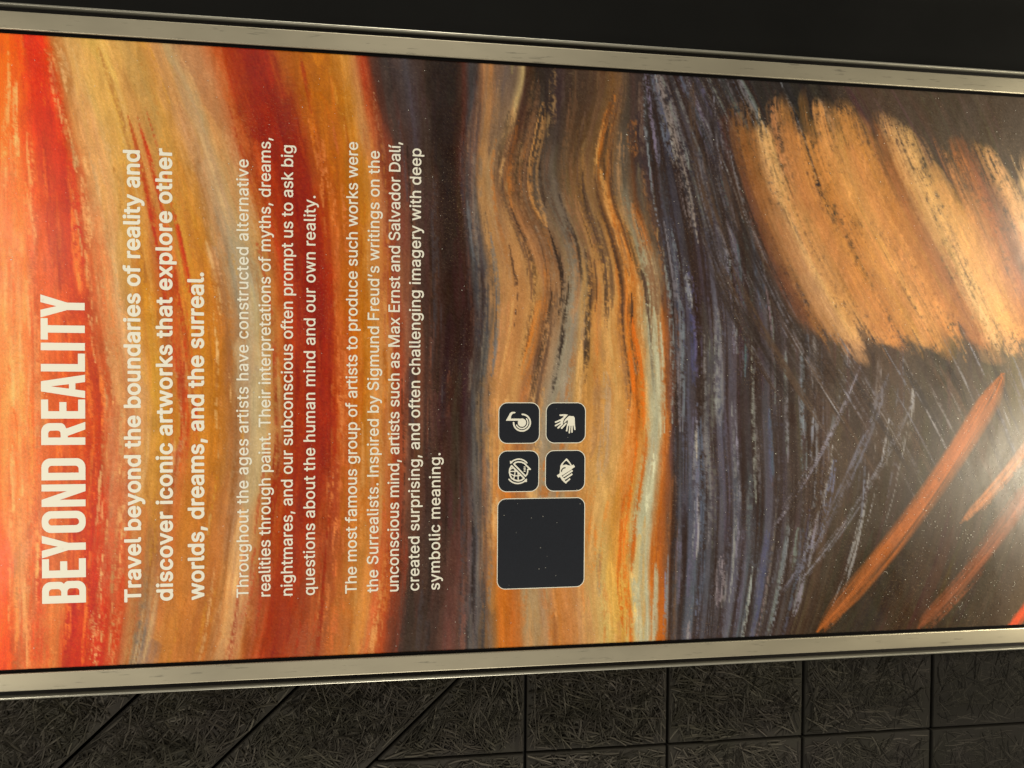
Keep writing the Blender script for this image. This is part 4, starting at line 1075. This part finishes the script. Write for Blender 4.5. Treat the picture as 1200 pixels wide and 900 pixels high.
# note inside sound rings
t = plaque('icon_tile', 0.7056, 0.7706, 0.5175, 0.5815, 0.0140)
y = Symbol(0.7129, 0.5258, 0.0484, 0.0477)
y.disc(548, 435, 122)
y.poly([(80, 372), (160, 230), (185, 175), (225, 132), (290, 116), (358, 126), (352, 156), (290, 165), (250, 200), (228, 262),
        (226, 316), (560, 316), (560, 378), (80, 378)])
y.arc(548, 435, 172, -40, 155, 38)
y.arc(548, 435, 243, -88, 180, 46)
y.build(t, 'tile with a musical note inside two sound rings')
# two signing hands
t = plaque('icon_tile', 0.7799, 0.8438, 0.5175, 0.5814, 0.0140)
y = Symbol(0.7866, 0.5285, 0.0494, 0.0481)
y.poly([(548, 186), (690, 200), (716, 250), (728, 470), (500, 480), (520, 330), (500, 315), (440, 375), (400, 400), (392, 375), (440, 290)])
y.line([(520, 430), (484, 622)], 42)
y.line([(585, 440), (562, 680)], 42)
y.line([(640, 440), (640, 660)], 42)
y.line([(700, 440), (722, 580)], 44)
y.poly([(270, 150), (400, 135), (522, 150), (400, 290), (378, 360), (375, 440), (320, 440), (300, 330), (330, 262), (400, 215), (370, 190), (280, 190)])
y.line([(360, 285), (160, 370)], 46)
y.line([(350, 365), (162, 470)], 46)
y.line([(350, 430), (236, 535)], 48)
y.line([(462, 408), (338, 545)], 48)
y.build(t, 'tile with two signing hands')
# globe crossed with a speaking head
t = plaque('icon_tile', 0.7055, 0.7701, 0.5921, 0.6566, 0.0140)
y = Symbol(0.7134, 0.5996, 0.0485, 0.0483)
y.arc(452, 420, 310, -140, -40, 40)
y.arc(430, 490, 325, 40, 142, 40)
y.poly([(195, 148), (272, 196), (262, 226), (205, 228)])
y.poly([(630, 700), (690, 702), (698, 772), (620, 772)])
y.line([(245, 300), (612, 665)], 46)
y.line([(245, 300), (195, 390), (185, 490), (205, 580), (250, 660), (330, 715), (430, 740), (530, 725), (612, 668)], 44)
y.line([(205, 465), (345, 462), (420, 455)], 30)
y.line([(215, 540), (320, 585), (430, 595), (520, 580)], 30)
y.line([(345, 400), (345, 500), (310, 690)], 30)
y.line([(435, 490), (440, 735)], 32)
y.line([(205, 405), (300, 350)], 28)
y.line([(310, 250), (648, 600)], 44)
y.line([(310, 250), (360, 205), (440, 188), (540, 200), (620, 235), (690, 310), (790, 405)], 42)
y.line([(790, 408), (718, 408), (715, 480), (690, 560), (650, 605)], 38)
for q in (338, 380, 420, 462):
    y.line([(608, q), (642, q)], 26)
y.build(t, 'tile with a globe and a speaking head split by a slash')
# eye with a slash
t = plaque('icon_tile', 0.7795, 0.8436, 0.5921, 0.6567, 0.0140)
y = Symbol(0.7872, 0.6003, 0.0494, 0.0487)
y.poly([(300, 300), (330, 240), (470, 90), (500, 100), (570, 190), (640, 300), (600, 330), (640, 400), (660, 520), (600, 680), (465, 805),
        (410, 770), (330, 660), (280, 520)])
y.poly([(360, 290), (400, 210), (470, 150), (540, 210), (600, 300), (540, 290), (460, 264)], True)
y.arc(440, 465, 105, 180, 270, 34, True)
y.poly([(340, 590), (650, 400), (900, 420), (800, 760), (640, 700), (470, 900), (470, 806), (405, 660)], True)
y.line([(222, 612), (705, 300)], 84, cap=False)
y.line([(400, 605), (640, 452)], 52)
y.line([(440, 680), (632, 552)], 50)
y.line([(465, 778), (572, 690)], 44)
y.line([(315, 610), (370, 700), (465, 790)], 52)
y.build(t, 'tile with a crossed-out eye')

# ---- specks of dust and scratches lying on the sheet, thickest near its lower left
verts, faces = [], []


def fleck(u, v, L, w_, th):
    base = len(verts)
    K = 5
    r0 = rng.uniform(0.6, 1.2, K)
    for k in range(K):
        a_ = math.tau * k / K
        x_, y_ = L * r0[k] * math.cos(a_), w_ * r0[k] * math.sin(a_)
        verts.append(W(u + x_ * math.cos(th) - y_ * math.sin(th), v + x_ * math.sin(th) + y_ * math.cos(th), 0.0022))
    verts.append(W(u, v, 0.0018))
    for k in range(K):
        faces.append((base + k, base + (k + 1) % K, base + K))


for _ in range(2000):
    if rng.random() < 0.55:
        u, v = rng.normal(1.52, 0.13), rng.normal(0.70, 0.14)
    else:
        u, v = rng.uniform(-0.02, 1.65), rng.uniform(0.01, 0.89)
    if not (U0 + 0.01 < u < U1 - 0.01 and 0.01 < v < VW - 0.01):
        continue
    s = rng.uniform(0.00025, 0.00060) * (1.5 if rng.random() < 0.06 else 1)
    fleck(u, v, s * rng.uniform(1, 2.4), s * 0.7, rng.uniform(0, math.pi))
for u, v, L_, th in [(1.50, 0.862, 0.012, 2.3), (1.49, 0.850, 0.010, 1.2), (1.56, 0.775, 0.010, 1.0), (1.36, 0.80, 0.008, 0.4), (1.60, 0.83, 0.009, 2.0)]:
    for k in range(9):
        f = k / 8 - 0.5
        fleck(u + L_ * f * math.cos(th + f), v + L_ * f * math.sin(th + f), 0.0010, 0.00022, th + 2 * f)
dust = mesh('dust', verts, faces, dust_mat)
spart(dust)
dust['kind'] = 'stuff'
